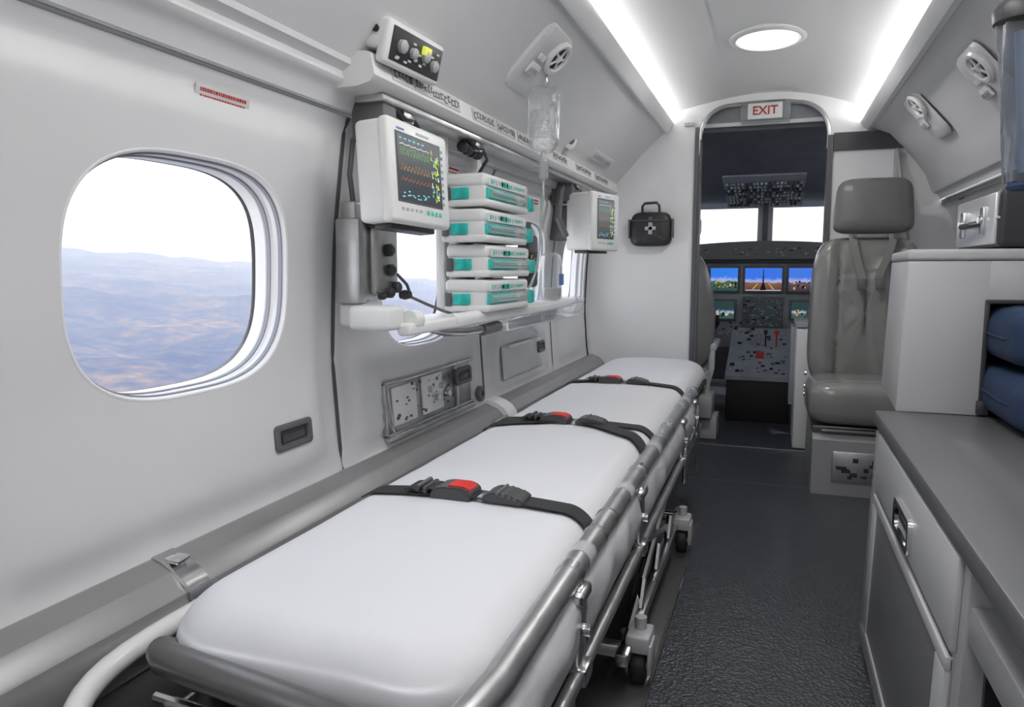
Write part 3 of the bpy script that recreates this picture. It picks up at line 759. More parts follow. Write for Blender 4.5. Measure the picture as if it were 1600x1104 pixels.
# clamps and cable knots under the rail
for k, (y, lab) in enumerate(((1.27, 'dark cable knot and clamp under the rail above the large monitor'), (1.62, 'dark ribbed cable clamp under the rail right of the large monitor'), (2.55, 'dark cable clamp under the rail above the far monitor'))):
    t = empty('cable_clamp', (-.67, y, 1.035), lab, 'clamp')
    m = MB()
    for q in range(6): m.lathe([(.010, 0), (.014, .002), (.014, .010), (.010, .012)], axis='Y', c=(-.675 + .003 * math.sin(q * 2), y - .06 + .018 * q, 1.026 - .004 * (q % 2)), n=12)
    m.build('clamp_body', 'dark_plastic', t)
    m = MB(); m.tube([(-.66, y - .07, 1.045), (-.655, y - .02, 1.025), (-.66, y + .03, 1.03), (-.665, y + .07, 1.012), (-.69, y + .075, .98)], .004, 8); m.build('cable', 'dark_plastic', t)
    m = MB(); m.box(-.69, -.655, y - .02, y + .02, 1.02, 1.045, .004); m.build('bracket', 'steel', t)
# control box on the rail
Fb = frame((-.612, 1.198, 1.089), (.06, 1, 0), (.97, -.06, -.25))
t = empty('control_box', Fb.translation, 'white box with a dark panel of dials standing on the rail', 'control box')
m = MB(); m.M = Fb; m.box(-.092, .092, -.002, .070, -.020, .0, .007, 3); m.box(-.092, .092, .019, .0698, -.062, -.008, .007, 3); m.build('housing', 'plastic_white', t)
m = MB(); m.M = Fb; m.box(-.080, .084, .007, .061, -.002, .002, .0015); m.build('dark_panel', 'dark_plastic', t)
m = MB(); m.M = Fb
for (a, b_, r) in ((-.052, .034, .011), (-.015, .032, .009), (.025, .036, .010), (.058, .028, .010)): m.lathe([(r, .0), (r, .008), (r * .7, .011), (r * .4, .012)], c=(a, b_, .001), n=16)
m.build('dial', 'plastic_grey', t)
m = MB(); m.M = Fb
rnd = random.Random(2)
for k in range(16): a = rnd.uniform(-.07, .068); b_ = rnd.uniform(.010, .050); m.box(a, a + .009, b_, b_ + .0035, .002, .0035)
m.build('marking', 'label_paper', t)
m = MB(); m.M = Fb; m.box(.012, .034, .038, .052, .002, .010, .001); m.build('display', 'trace_yellow', t)
m = MB(); m.cyl((-.630, 1.112, 1.142), (-.630, 1.103, 1.142), .006, 14); m.build('port', 'black', t)

# ------------------------------------------------------------------ monitors
def monitor(F, w, h, d, label, screen_side=True, sc=(.10, .92, .22, .86), arm=None, small=False):
    """F: local frame on the front face centre; x along width, y up, z out"""
    t = empty('patient_monitor', F.translation, label, 'monitor', 'patient monitors')
    m = MB(); m.M = F; m.box(-w / 2, w / 2, -h / 2, h / 2, -d, -.012, .010, 4); m.box(-w / 2 - .002, w / 2 + .002, -h / 2 - .002, h / 2 + .002, -.022, 0, .008, 4); m.build('housing', 'plastic_white', t, smooth=45)
    sx0, sx1 = -w / 2 + w * sc[0], -w / 2 + w * sc[1]; sy0, sy1 = -h / 2 + h * sc[2], -h / 2 + h * sc[3]
    m = MB(); m.M = F; m.box(sx0 - .004, sx1 + .004, sy0 - .004, sy1 + .004, -.002, .0008, .0006); m.build('screen_bezel', 'mid_plastic', t)
    m = MB(); m.M = F; m.box(sx0, sx1, sy0, sy1, -.001, .0014); s_ = m.build('screen', 'screen_dark', t)
    W_ = sx1 - sx0; H_ = sy1 - sy0; rnd = random.Random(11)
    def trace(name, mt_, yc, amp, freq, x1=.68, spiky=True):
        m = MB(); m.M = F; P = []; n = 110
        for i in range(n + 1):
            q = i / n; v = (abs(math.sin(q * freq * PI)) ** 3) * amp * rnd.uniform(.55, 1.1) if spiky else math.sin(q * freq * PI) * amp * .5
            P.append((sx0 + W_ * (.05 + x1 * q), sy0 + H_ * (yc + v)))
        rows = [[(x, y - .0007, .0018), (x, y + .0007, .0018)] for x, y in P]; m.grid(rows); m.build(name, mt_, s_)
    trace('waveform', 'trace_green', .70, .12, 11); trace('waveform', 'trace_orange', .46, .10, 9); trace('waveform', 'trace_red', .30, .06, 8); trace('waveform', 'trace_white', .85, .015, 5)
    m = MB(); m.M = F; cols = ['trace_green', 'trace_yellow', 'trace_cyan', 'trace_white']
    for gi in range(44):
        m.mi = rnd.choice((0, 1, 1, 2, 3)) ; a = sx0 + W_ * rnd.uniform(.76, .95); b_ = sy0 + H_ * rnd.uniform(.05, .95); q = rnd.uniform(.0015, .0045)
        m.box(a, a + q * .5, b_, b_ + q * 1.8, .0014, .0018); m.box(a, a + q * 1.3, b_, b_ + q * .5, .0014, .0018)
    for gi in range(16):
        m.mi = 2; a = sx0 + W_ * rnd.uniform(.03, .7); b_ = sy0 + H_ * rnd.uniform(.03, .13); m.box(a, a + .006, b_, b_ + .002, .0014, .0018)
    for gi in range(6): m.mi = 2; a = sx0 + W_ * (.05 + .1 * gi); b_ = sy0 + H_ * .93; m.box(a, a + .008, b_, b_ + .0025, .0014, .0018)
    m.build('readout', cols, s_)
    m = MB(); m.M = F
    for k in range(9): b_ = sy0 + H_ * (k + .3) / 9; m.mi = (0, 1, 2)[k % 3]; m.box(sx1 + .006, sx1 + .006 + w * .03, b_, b_ + .005, 0, .001)
    m.mi = 0
    for k in range(5): a = sx0 + W_ * (.05 + .10 * k); m.box(a, a + .007, sy0 - h * .10, sy0 - h * .10 + .004, 0, .001)
    m.mi = 2
    for k in range(4): a = sx0 + W_ * (.62 + .10 * k); m.box(a, a + .009, sy0 - h * .11, sy0 - h * .11 + .007, 0, .001, .001)
    m.mi = 0; m.box(sx0 + W_ * .45, sx0 + W_ * .75, sy1 + h * .05, sy1 + h * .05 + .004, 0, .0006); m.mi = 1; m.box(sx0 + W_ * .02, sx0 + W_ * .18, sy1 + h * .045, sy1 + h * .045 + .003, 0, .0006)
    m.build('button_row', ['plastic_grey', 'blue_ink', 'teal_ink'], t)
    m = MB(); m.M = F
    m.box(-w * .38, w * .38, -h / 2 - .010, -h / 2 + .001, -d * .8, -d * .3, .003)
    m.build('connector_block', 'dark_plastic', t)
    return t
F1 = frame((-.578, 1.162, .908), (.02, 1, -.02), (1, -.02, .06))
mon = monitor(F1, .208, .165, .066, 'large white patient monitor with colour waveforms, nearest under the rail', sc=(.10, .84, .22, .86))
m = MB(); m.box(-.72, -.655, 1.17, 1.22, .98, 1.045, .004); m.tube([(-.735, 1.20, .84), (-.735, 1.185, .92), (-.73, 1.19, .98), (-.70, 1.20, 1.03)], .005, 8); m.build('mount_arm', 'mid_plastic', mon)
a = math.radians(14); F2 = frame((-.5575, 2.545, .912), (math.sin(a), math.cos(a), 0), (math.cos(a), -math.sin(a), .0))
mon = monitor(F2, .20, .195, .105, 'far smaller patient monitor beside the bulkhead', sc=(.18, .78, .22, .88))
m = MB(); m.box(-.735, -.66, 2.47, 2.56, .98, 1.045, .005); m.tube([(-.67, 2.43, .86), (-.69, 2.40, .92), (-.69, 2.42, .98), (-.69, 2.44, 1.03)], .011, 8); m.box(-.755, -.66, 2.5, 2.6, .85, .97, .01); m.build('mount_arm', 'mid_plastic', mon)

# ------------------------------------------------------------------ syringe pumps
def pump_tree(first):
    y0, y1, x0, x1 = 1.485, 1.775, -.690, -.588
    t = empty('infusion_pump', (-.64, 1.63, .885), '', 'infusion pump', 'stacked infusion pumps')
    m = MB(); sk = None
    m.box(x0, x1, y0, y1, .042, .071, .010, 3); m.box(x0 + .006, x1 - .004, y0 + .004, y1 - .004, .012, .045, .003); m.box(x0, x1 + .004, y0, y1 - .01, 0, .016, .006, 3)
    for v in m.bm.verts: v.co.z += .885
    m.build('housing', 'plastic_white', t)
    def mb(f, mats, name, parent=t, **k):
        m = MB(); f(m)
        for v in m.bm.verts: v.co.z += .885
        return m.build(name, mats, parent, **k)
    mb(lambda m: m.box(x1 - .006, x1 + .001, y0 + .012, y1 - .09, .016, .040, .002), 'teal', 'teal_window')
    mb(lambda m: m.box(x0 + .022, x0 + .062, y0 - .001, y0 + .006, .016, .040, .002), 'teal', 'teal_window')
    def barrel(m):
        m.cyl((x1 + .002, y0 + .02, .028), (x1 + .002, y1 - .05, .028), .0085, 12); m.cyl((x1 + .002, y1 - .05, .028), (x1 + .002, y1 + .01, .028), .004, 10); m.box(x1 - .002, x1 + .006, y1 - .03, y1 - .022, .014, .044, .001)
    mb(barrel, 'clear_tube', 'syringe')
    mb(lambda m: m.box(x1 - .014, x1 + .010, y1 - .008, y1 + .024, .008, .042, .006), 'teal', 'plunger_grip')
    mb(lambda m: m.box(x0 + .004, x0 + .018, y0 - .006, y0 + .01, .012, .042, .002), 'mid_plastic', 'side_clamp')
    def face(m):
        m.mi = 0; m.box(x1 - .001, x1 + .0012, y0 + .02, y1 - .02, .045, .062)
        rnd = random.Random(6)
        for k in range(14): m.mi = rnd.choice((1, 2)); a = y0 + .03 + k * .016; m.box(x1 + .001, x1 + .002, a, a + rnd.uniform(.004, .012), .048 + rnd.uniform(0, .004), .058)
        m.mi = 1; m.box(x1 + .001, x1 + .002, y0 + .09, y0 + .14, .048, .060)
    mb(face, ['plastic_white', 'teal_ink', 'plastic_grey'], 'control_strip')
    return t
P1 = pump_tree(None); P1['label'] = 'white and teal infusion pump, topmost of the stack of four'
labs = ['white and teal infusion pump, second from the top of the stack', 'white and teal infusion pump, third from the top of the stack', 'white and teal infusion pump, lowest of the stack, on the white shelf bar']
for k in range(3):
    c = copy_tree(P1); c.location = P1.location + Vector((.0, (-.008, .012, .004)[k], -.0765 * (k + 1))); c['label'] = labs[k]
t = empty('pump_column', (-.70, 1.63, .63), 'white upright column that carries the stack of infusion pumps', 'stand')
m = MB(); m.box(-.715, -.694, 1.50, 1.53, .66, 1.05, .003); m.box(-.715, -.694, 1.70, 1.73, .66, 1.05, .003); m.build('upright', 'plastic_white', t)
m = MB()
for k in range(3): m.box(-.70, -.66, 1.54, 1.60, .873 - .0762 * k, .884 - .0762 * k, .002); m.box(-.70, -.66, 1.66, 1.72, .873 - .0762 * k, .884 - .0762 * k, .002)
m.build('spacer', 'plastic_grey', t)

# shelf bar under the pumps
t = empty('shelf_bar', (-.64, 1.6, .65), 'white bar running along the wall under the infusion pumps', 'bar')
m = MB(); m.box(-.700, -.600, 1.16, 2.42, .642, .653, .003); m.box(-.626, -.598, 1.15, 2.25, .632, .6545, .006, 3); m.build('bar_body', 'plastic_white', t)
m = MB(); m.box(-.745, -.690, 1.150, 1.215, .646, .688, .008, 3); m.box(-.705, -.618, 1.115, 1.170, .643, .686, .010, 3); m.build('end_block', 'plastic_white', t)
m = MB(); m.cyl((-.612, 1.17, .658), (-.612, 1.20, .658), .018, 16); m.cyl((-.612, 1.35, .645), (-.612, 1.6, .645), .0155, 16); m.build('sleeve', 'trim_white', t)
m = MB(); m.tube([(-.64, 1.30, .636), (-.63, 1.36, .622), (-.62, 1.44, .616), (-.62, 1.54, .614)], .009, 12); m.build('under_tube', 'steel', t)
m = MB(); m.cyl((-.62, 1.54, .612), (-.62, 1.64, .614), .013, 14); m.build('grip', 'mid_plastic', t)
m = MB(); m.box(-.60, -.5985, 1.66, 1.92, .605, .628); m.box(-.76, -.6, 2.3, 2.36, .645, .66, .003); m.box(-.695, -.60, 1.66, 2.42, .600, .640, .004); m.build('tray', 'clear_plastic', t)

# bracket column with knobs between monitor and bar
t = empty('mounting_plate', (-.70, 1.2, .70), 'upright metal mounting plate with black knobs below the large monitor', 'mounting plate')
m = MB(); m.box(-.735, -.705, 1.150, 1.235, .690, .87, .006); m.box(-.712, -.690, 1.195, 1.285, .70, .86, .012, 3); m.box(-.742, -.692, 1.140, 1.168, .688, .84, .006); m.build('plate', 'brushed', t)
m = MB(); m.box(-.705, -.682, 1.17, 1.25, .825, .842, .004); m.build('cross_arm', 'dark_plastic', t)
m = MB()
for (y, z, r) in ((1.235, .785, .012), (1.240, .748, .011), (1.235, .705, .010), (1.262, .715, .011), (1.205, .70, .007)): m.lathe([(r, 0), (r, .010), (r * .6, .014)], axis='X', c=(-.690, y, z), n=14)
m.build('knob', 'dark_plastic', t)
t = empty('cable_bundle', (-.69, 1.28, .69), 'thin grey cable trailing from the mounting plate to the white bar', 'cable')
m = MB(); m.tube([(-.685, 1.265, .74), (-.675, 1.285, .72), (-.668, 1.29, .695), (-.655, 1.33, .680), (-.645, 1.38, .665), (-.64, 1.42, .656)], .0032, 8); m.build('cable', 'mid_plastic', t)
m = MB(); m.lathe([(.008, -.01), (.010, 0), (.007, .012)], axis='X', c=(-.678, 1.283, .700), n=12); m.build('plug', 'dark_plastic', t)
# black handset and clear holder between the pumps and the far monitor
t = empty('handset', (-.69, 2.02, .76), 'black handheld device hanging beside the right end of the pumps', 'handset')
m = MB(); m.box(-.705, -.672, 2.02, 2.13, .695, .850, .012, 3); m.build('body', 'dark_plastic', t)
m = MB(); m.box(-.673, -.670, 2.035, 2.115, .73, .80, .001); rnd = random.Random(1)
m.mi = 1
for k in range(10): a = rnd.uniform(2.04, 2.10); b_ = rnd.uniform(.735, .79); m.box(-.6695, -.669, a, a + .007, b_, b_ + .003)
m.build('screen', ['black', 'trace_orange'], t)
m = MB(); m.cyl((-.69, 2.07, .84), (-.69, 2.07, .885), .013, 12); m.build('cap', 'mid_plastic', t)
t = empty('clear_canister', (-.655, 2.18, .74), 'clear suction canister standing on the shelf bar behind the pumps', 'canister')
m = MB(); m.lathe([(.030, 0), (.034, .01), (.036, .10), (.030, .135), (.016, .145)], c=(-.66, 2.22, .656), n=24); m.build('jar', 'clear_plastic', t)
m = MB(); m.lathe([(.031, .0), (.032, .003), (.032, .03), (.03, .033)], c=(-.66, 2.22, .658), n=24); m.build('base_ring', 'plastic_grey', t)
m = MB(); m.box(-.63, -.622, 2.205, 2.235, .70, .735, .001); m.build('canister_label', ['blue_ink'], t)

# swivel lamp on rail
t = empty('swivel_lamp', (-.64, 2.33, 1.12), 'small white swivel lamp on top of the equipment rail', 'lamp')
m = MB(); m.cyl((-.655, 2.33, 1.112), (-.645, 2.33, 1.145), .012, 14); m.build('stem', 'plastic_grey', t)
m = MB(); m.M = frame((-.632, 2.32, 1.16), (0, 1, 0), (.75, -.35, -.1)); m.lathe([(.012, -.04), (.026, -.034), (.031, -.008), (.031, .006), (.024, .009)], n=22); m.build('lamp_head', 'plastic_white', t)
m = MB(); m.M = frame((-.632, 2.32, 1.16), (0, 1, 0), (.75, -.35, -.1)); m.lathe([(.016, .009), (.014, .012), (.004, .013)], n=18); m.build('lens', 'mid_plastic', t)

# ------------------------------------------------------------------ ceiling service units
def service_unit(F, label, group, nz=True):
    t = empty('overhead_service_unit', F.translation, label, 'service unit', group)
    m = MB(); m.M = F
    def ring(hw, hh, r, zz, N=6):
        P = []
        for cx_, cy2, a0 in ((hw - r, hh - r, 0), (-hw + r, hh - r, PI / 2), (-hw + r, -hh + r, PI), (hw - r, -hh + r, 1.5 * PI)):
            for k in range(N): a = a0 + PI / 2 * k / (N - 1); P.append((cx_ + r * math.cos(a), cy2 + r * math.sin(a), zz))
        return P
    m.grid([ring(.095, .088, .03, -.002), ring(.090, .083, .03, .006), ring(.078, .070, .025, .010), ring(.060, .052, .02, .010), ring(.001, .001, .0005, .008)], closed=True); m.build('base_plate', 'wall_white', t)
    m = MB(); m.M = F
    m.lathe([(.052, .008), (.054, .014), (.048, .020), (.040, .020), (.036, .014), (.036, .010)], c=(.045, .035, 0), n=28, sx=1.0, sy=.8); m.build('nozzle_ring', 'trim_white', t)
    m = MB(); m.M = F; m.lathe([(.036, .008), (.036, .012), (.001, .013)], c=(.045, .035, 0), n=24, sy=.8); m.build('nozzle_core', 'dark_plastic', t)
    m = MB(); m.M = F
    for k in range(5): a = 2 * PI * k / 5 + .3; m.cyl((.045, .035, .017), (.045 + .036 * math.cos(a), .035 + .029 * math.sin(a), .015), .003, 8)
    m.lathe([(.010, .012), (.010, .019), (.006, .021)], c=(.045, .035, 0), n=14); m.build('nozzle_spoke', 'plastic_white', t)
    m = MB(); m.M = F; m.box(-.06, .0, -.035, -.005, .010, .018, .004); m.box(-.05, -.01, .005, .02, .010, .016, .003); m.build('switch_block', 'trim_white', t)
    m = MB(); m.M = F
    for k in range(4): m.box(-.055 + .014 * k, -.047 + .014 * k, -.028, -.016, .018, .021, .001)
    m.build('switch', 'plastic_grey', t)
    return t
UV = frame((-.543, 1.715, 1.236), (0, 1, 0), (.70, 0, -.714))
service_unit(UV, 'round air vent and switch plate on the ceiling above the drip bag', 'overhead service units')
nR = (-.76, 0, -.65)
service_unit(frame((.422, 2.62, 1.221), (0, -1, 0), nR), 'air vent plate on the right ceiling slope above the grey seat', 'overhead service units')
service_unit(frame((.452, 2.02, 1.185), (0, -1, 0), nR), 'air vent plate on the right ceiling slope nearest the blue sleeve', 'overhead service units')
m = MB(); m.M = frame((-.62, 2.72, 1.155), (0, 1, 0), (.7, 0, -.7)); m.box(-.14, .16, -.02, .02, 0, .006, .002); m.mi = 1
for k in range(9): m.box(-.12 + .03 * k, -.10 + .03 * k, -.008, .008, .006, .008, .001)
tag(m.build('reading_light_strip', ['wall_white', 'plastic_grey']), 'flat white switch strip on the ceiling slope above the far monitor', 'switch strip')

# ------------------------------------------------------------------ IV bag
t = empty('drip_bag', (-.55, 1.78, 1.22), 'clear plastic drip bag hanging from the ceiling vent with a long tube', 'drip bag')
BX, BY = -.55, 1.78
m = MB(); m.cushion((BX, BY, 1.115), .039, .080, .013, .013, (.93, .36, 0), (0, 0, 1), (.36, -.93, 0), npl=9, nd=2.2, na=120, nr=22,
    shape=lambda u, v: (u * (1 - .35 * sm((-v - .72) / .28)) + .03 * math.sin(v * 17), v + .03 * math.sin(u * 9)), groove=lambda u, v: .008 * noise.noise(Vector((u * 3, v * 7, 1))) + .004 * noise.noise(Vector((u * 9, v * 16, 5))))
m.build('bag', 'bag_film', t, smooth=60)
m = MB(); m.cushion((BX, BY, 1.090), .033, .050, .009, .009, (.93, .36, 0), (0, 0, 1), (.36, -.93, 0), npl=6, nd=2.2, na=60, nr=10, groove=lambda u, v: .004 * noise.noise(Vector((u * 5, v * 7, 2)))); m.build('fluid', 'bag_film', t)
m = MB(); m.tube([(BX, BY, 1.195), (BX + .008, BY, 1.205), (BX + .006, BY, 1.222), (BX, BY, 1.232), (BX, BY - .01, 1.25)], .003, 8); m.build('hook', 'steel', t)
m = MB(); m.M = frame((BX, BY, 1.10), (.93, .36, 0), (.36, -.93, 0))
for k in range(4): m.box(-.024, -.024 + (.03, .04, .022, .036)[k], -.03 + .014 * k, -.0285 + .014 * k, .0155, .016)
m.build('bag_print', 'plastic_grey', t)
m = MB(); m.lathe([(.004, 0), (.007, -.005), (.007, -.02), (.012, -.026), (.012, -.062), (.004, -.072)], c=(BX, BY, 1.040), n=18); m.build('drip_chamber', 'clear_tube', t)
m = MB(); m.tube([(BX, BY, .968), (BX + .002, BY - .005, .93), (BX - .012, BY + .02, .88), (BX - .02, BY + .03, .80), (BX - .03, BY + .03, .74), (BX - .035, BY, .70), (BX - .045, BY - .04, .69)], .0032, 8)
m.tube([(BX, BY, .968), (BX - .01, BY + .015, .93), (BX - .022, BY + .05, .85), (BX - .04, BY + .08, .75), (BX - .06, BY + .05, .69)], .0025, 8); m.build('drip_tube', 'clear_tube', t)

# ------------------------------------------------------------------ bulkhead things
t = empty('exit_sign', (-.058, 3.175, 1.365), 'clear box EXIT sign with red letters over the cockpit doorway', 'sign')
m = MB(); m.box(-.150, .036, 3.11, 3.198, 1.330, 1.395, .004); m.build('outer_case', 'acrylic', t)
m = MB(); m.box(-.122, .006, 3.10, 3.114, 1.332, 1.393, .003); m.build('face_plate', 'plastic_white', t)
text_mesh('EXIT', .046, 'lettering', 'red_ink', frame((-.058, 3.0985, 1.362), (1, 0, 0), (0, -1, 0)), t)
t = empty('black_bag', (-.50, 3.16, .84), 'small black zipped bag with a pale cross hanging on the bulkhead', 'bag')
m = MB(); m.cushion((-.50, 3.172, .917), .088, .072, .030, .024, (1, 0, 0), (0, 0, 1), (0, -1, 0), npl=5, nd=3.5, na=60, nr=10, shape=lambda u, v: (u * (1 - .06 * (v > 0) * v), v), groove=lambda u, v: .002 * noise.noise(Vector((u * 4, v * 4, 3)))); m.build('body', 'dark_plastic', t, smooth=50)
m = MB(); m.tube([(-.535, 3.15, .985), (-.535, 3.148, 1.012), (-.525, 3.146, 1.024), (-.475, 3.146, 1.026), (-.465, 3.148, 1.014), (-.463, 3.15, .985)], .0055, 8); m.build('handle', 'dark_plastic', t)
m = MB(); m.box(-.508, -.490, 3.1375, 3.141, .895, .945, .002) ; m.box(-.522, -.476, 3.1375, 3.141, .912, .928, .002); m.build('cross_patch', 'plastic_grey', t)
m = MB(); m.box(-.575, -.425, 3.139, 3.144, .951, .955); m.box(-.595, -.587, 3.15, 3.18, .88, .96, .003); m.box(-.413, -.405, 3.15, 3.18, .88, .96, .003); m.box(-.507, -.492, 3.136, 3.142, .950, .968, .002); m.build('zip_and_strap', 'mid_plastic', t)
m = MB(); m.box(-.375, -.335, 3.188, 3.1995, 1.338, 1.352, .002); tag(m.build('small_vent', 'plastic_grey'), 'small grey grille on the bulkhead left of the doorway arch', 'grille')

# ------------------------------------------------------------------ cockpit
m = MB(); m.box(-.75, -.70, 3.235, 5.2, 0, .95); m.build('wall_left.002', 'cockpit_grey', kind='structure')
m = MB(); m.box(.60, .65, 3.235, 5.2, 0, .95); m.build('wall_right.003', 'cockpit_grey', kind='structure')
m = MB(); m.prism([(3.235, 1.35), (3.9, 1.33), (4.55, 1.20), (4.95, 1.13), (4.95, 1.2), (4.55, 1.28), (3.9, 1.40), (3.235, 1.42)], 'X', -.8, .72); m.build('ceiling.001', 'cockpit_grey', kind='structure')
m = MB(); m.box(-.8, .72, 5.15, 5.2, 0, .86); m.build('wall_front.001', 'cockpit_dark', kind='structure')
m = MB(); m.prism([(3.238, 1.335), (3.238, 1.42), (3.26, 1.42), (3.26, 1.335)], 'X', -.4, .25); m.build('trim_7', 'trim_white', kind='structure')
# windscreen posts
w = empty('window_7', (-.058, 4.85, 1.0), None, None, kind='structure')
m = MB(); m.box(-.104, -.018, 4.60, 4.70, .84, 1.24, .008); m.build('centre_post', 'plastic_grey', w)
m = MB(); m.box(-.075, -.045, 4.58, 4.602, .88, 1.22, .004); m.box(-.130, -.104, 4.60, 4.64, .86, .895, .006); m.box(-.018, .012, 4.60, 4.64, .86, .895, .006); m.build('post_fitting', 'cockpit_dark', w)
m = MB(); m.box(-.75, -.62, 4.6, 4.72, .84, 1.2, .01); m.box(.50, .63, 4.6, 4.72, .84, 1.2, .01); m.build('side_post', 'cockpit_dark', w)
m = MB(); m.box(-.62, -.104, 4.645, 4.65, .84, 1.24); m.box(-.018, .5, 4.645, 4.65, .84, 1.24); m.build('windscreen_pane', 'pane', w)
# overhead panel
t = empty('overhead_console', (-.06, 3.8, 1.2), 'dark overhead switch panel above the windscreen', 'switch panel')
m = MB(); m.prism([(3.265, 1.318), (3.265, 1.338), (3.6, 1.33), (4.55, 1.19), (4.55, 1.125), (4.30, 1.115), (4.0, 1.135)], 'X', -.62, .50); m.build('panel_shell', 'cockpit_dark', t)
m = MB(); m.prism([(3.75, 1.19), (3.80, 1.175), (4.28, 1.088), (4.32, 1.10), (4.32, 1.13), (3.75, 1.21)], 'X', -.255, .125); m.build('switch_plate', 'cockpit_grey', t)
rnd = random.Random(3); m = MB()
for r in range(8):
    for c in range(20):
        yy = 3.84 + .055 * r; zz = 1.168 - .181 * (yy - 3.80); x = -.235 + .018 * c + rnd.uniform(-.003, .003); q = rnd.uniform(.003, .006); m.mi = rnd.choice((0, 0, 1, 1, 2))
        m.box(x - q, x + q, yy - .010, yy + .008, zz - .004, zz + .006)
m.build('switches', ['cockpit_black', 'knob_light', 'cockpit_grey'], t, kind='stuff')
# instrument panel
t = empty('instrument_panel', (-.06, 4.42, .5), 'dark cockpit instrument panel with rows of colour displays', 'instrument panel')
m = MB(); arch = [(-.62, .79)] + [(-.62 + 1.12 * k / 20, .872 + .034 * math.sin(PI * (.5 * 0 + k / 20))) for k in range(21)] + [(.50, .79)]
m.prism(arch, 'Y', 4.36, 4.60); m.build('glareshield', 'mid_plastic', t)
m = MB(); m.box(-.62, .50, 4.40, 4.50, .30, .80, .004); m.build('panel_board', 'cockpit_grey', t)
m = MB(); m.box(-.60, .48, 4.352, 4.362, .795, .805); m.build('glareshield_lip', 'cockpit_black', t)
rnd = random.Random(13)
def bits(m, x0, x1, z0, z1, y, n, mats, a=.004, b_=.009, d=.008):
    for k in range(n):
        x = rnd.uniform(x0, x1); z = rnd.uniform(z0, z1); q = rnd.uniform(a, b_); m.mi = rnd.randrange(mats); m.box(x - q, x + q, y - d, y, z - q * .5, z + q * .5)
m = MB(); bits(m, -.5, .4, .825, .865, 4.36, 50, 3, .003, .008, .004); m.build('annunciator_lights', ['cockpit_grey', 'knob_light', 'cockpit_black'], t, kind='stuff')
def display(x0, x1, z0, z1, mt_, seed=0, tower=False, y=4.392):
    m = MB(); m.box(x0 - .014, x1 + .014, y, y + .012, z0 - .014, z1 + .014, .004); f = m.build('display', 'cockpit_dark', t)
    m = MB(); m.box(x0, x1, y - .002, y + .002, z0, z1); s_ = m.build('display_screen', mt_, f)
    m = MB(); m.mi = 0
    if tower:
        xc = (x0 + x1) / 2; m.prism([(xc - .016, z0 + .006), (xc - .004, z0 + .05), (xc - .0018, z1 - .008), (xc + .0018, z1 - .008), (xc + .004, z0 + .05), (xc + .016, z0 + .006)], 'Y', y - .0032, y - .002)
        m.mi = 1; m.box(x0 + .004, x1 - .004, y - .003, y - .002, z0 + .003, z0 + .008)
        m.mi = 2; m.prism([(xc - .06, z0 + .012), (xc - .02, z0 + .055), (xc - .017, z0 + .055), (xc - .05, z0 + .012)], 'Y', y - .003, y - .002); m.prism([(xc + .06, z0 + .012), (xc + .02, z0 + .055), (xc + .017, z0 + .055), (xc + .05, z0 + .012)], 'Y', y - .003, y - .002)
    else:
        r2 = random.Random(seed)
        for k in range(22):
            m.mi = r2.choice((0, 0, 1, 2)); a = r2.uniform(x0 + .01, x1 - .01); b_ = z0 + (z1 - z0) * r2.uniform(.08, .4); q = r2.uniform(.002, .006); m.box(a - q, a + q, y - .003, y - .002, b_, b_ + q * 2.5)
    m.build('picture_detail', ['cockpit_black', 'trace_white', 'trace_orange'], f)
display(-.345, -.195, .625, .755, 'display_trees', 2); display(-.155, .042, .625, .755, 'display_tower', 0, True); display(.078, .26, .625, .755, 'display_town', 5)
display(-.345, -.21, .465, .565, 'display_map', 7); display(.10, .25, .475, .565, 'display_map', 9)
m = MB(); m.box(-.165, .055, 4.385, 4.40, .33, .595, .003); m.build('centre_stack', 'cockpit_dark', t)
m = MB(); bits(m, -.155, .045, .43, .585, 4.386, 90, 4, .003, .009, .006); m.build('radio_buttons', ['cockpit_grey', 'knob_light', 'cockpit_black', 'teal_ink'], t, kind='stuff')
m = MB(); bits(m, -.40, .30, .33, .46, 4.40, 70, 3, .004, .010, .008); m.build('lower_switches', ['cockpit_black', 'knob_light', 'cockpit_dark'], t, kind='stuff')
# pedestal
t = empty('centre_pedestal', (-.055, 3.95, 0), 'black pedestal box with levers between the cockpit seats', 'pedestal')
m = MB(); m.box(-.205, .095, 3.76, 4.38, -.002, .205, .004); m.build('body', 'cockpit_black', t)
m = MB(); m.prism([(3.75, .205), (3.75, .225), (4.12, .33), (4.378, .417), (4.378, .30), (4.1, .20)], 'X', -.212, .10); m.build('console_top', 'cockpit_grey', t)
m = MB()
for k in range(70):
    yy = rnd.uniform(3.78, 4.36); zz = .225 + .105 * (yy - 3.75) / .37 if yy < 4.12 else .33 + .09 * (yy - 4.12) / .27
    x = rnd.uniform(-.195, .08); q = rnd.uniform(.004, .012); m.mi = rnd.randrange(3); m.box(x - q, x + q, yy - q, yy + q, zz - .004, zz + rnd.uniform(.002, .012))
m.build('console_buttons', ['cockpit_black', 'knob_light', 'cockpit_dark'], t, kind='stuff')
for x, mt_ in ((-.078, 'knob_light'), (-.055, 'knob_light'), (-.03, 'dark_plastic'), (.025, 'red_button')):
    m = MB(); m.tube([(x, 4.15, .33), (x, 4.12, .41)], .004, 8); m.lathe([(.004, -.012), (.010, -.008), (.010, .010), (.004, .014)], c=(x, 4.12, .415), n=12); m.build('lever', mt_, t)
m = MB(); m.box(-.075, -.035, 3.98, 4.0, .285, .325, .004); m.build('guard', 'red_ink', t)
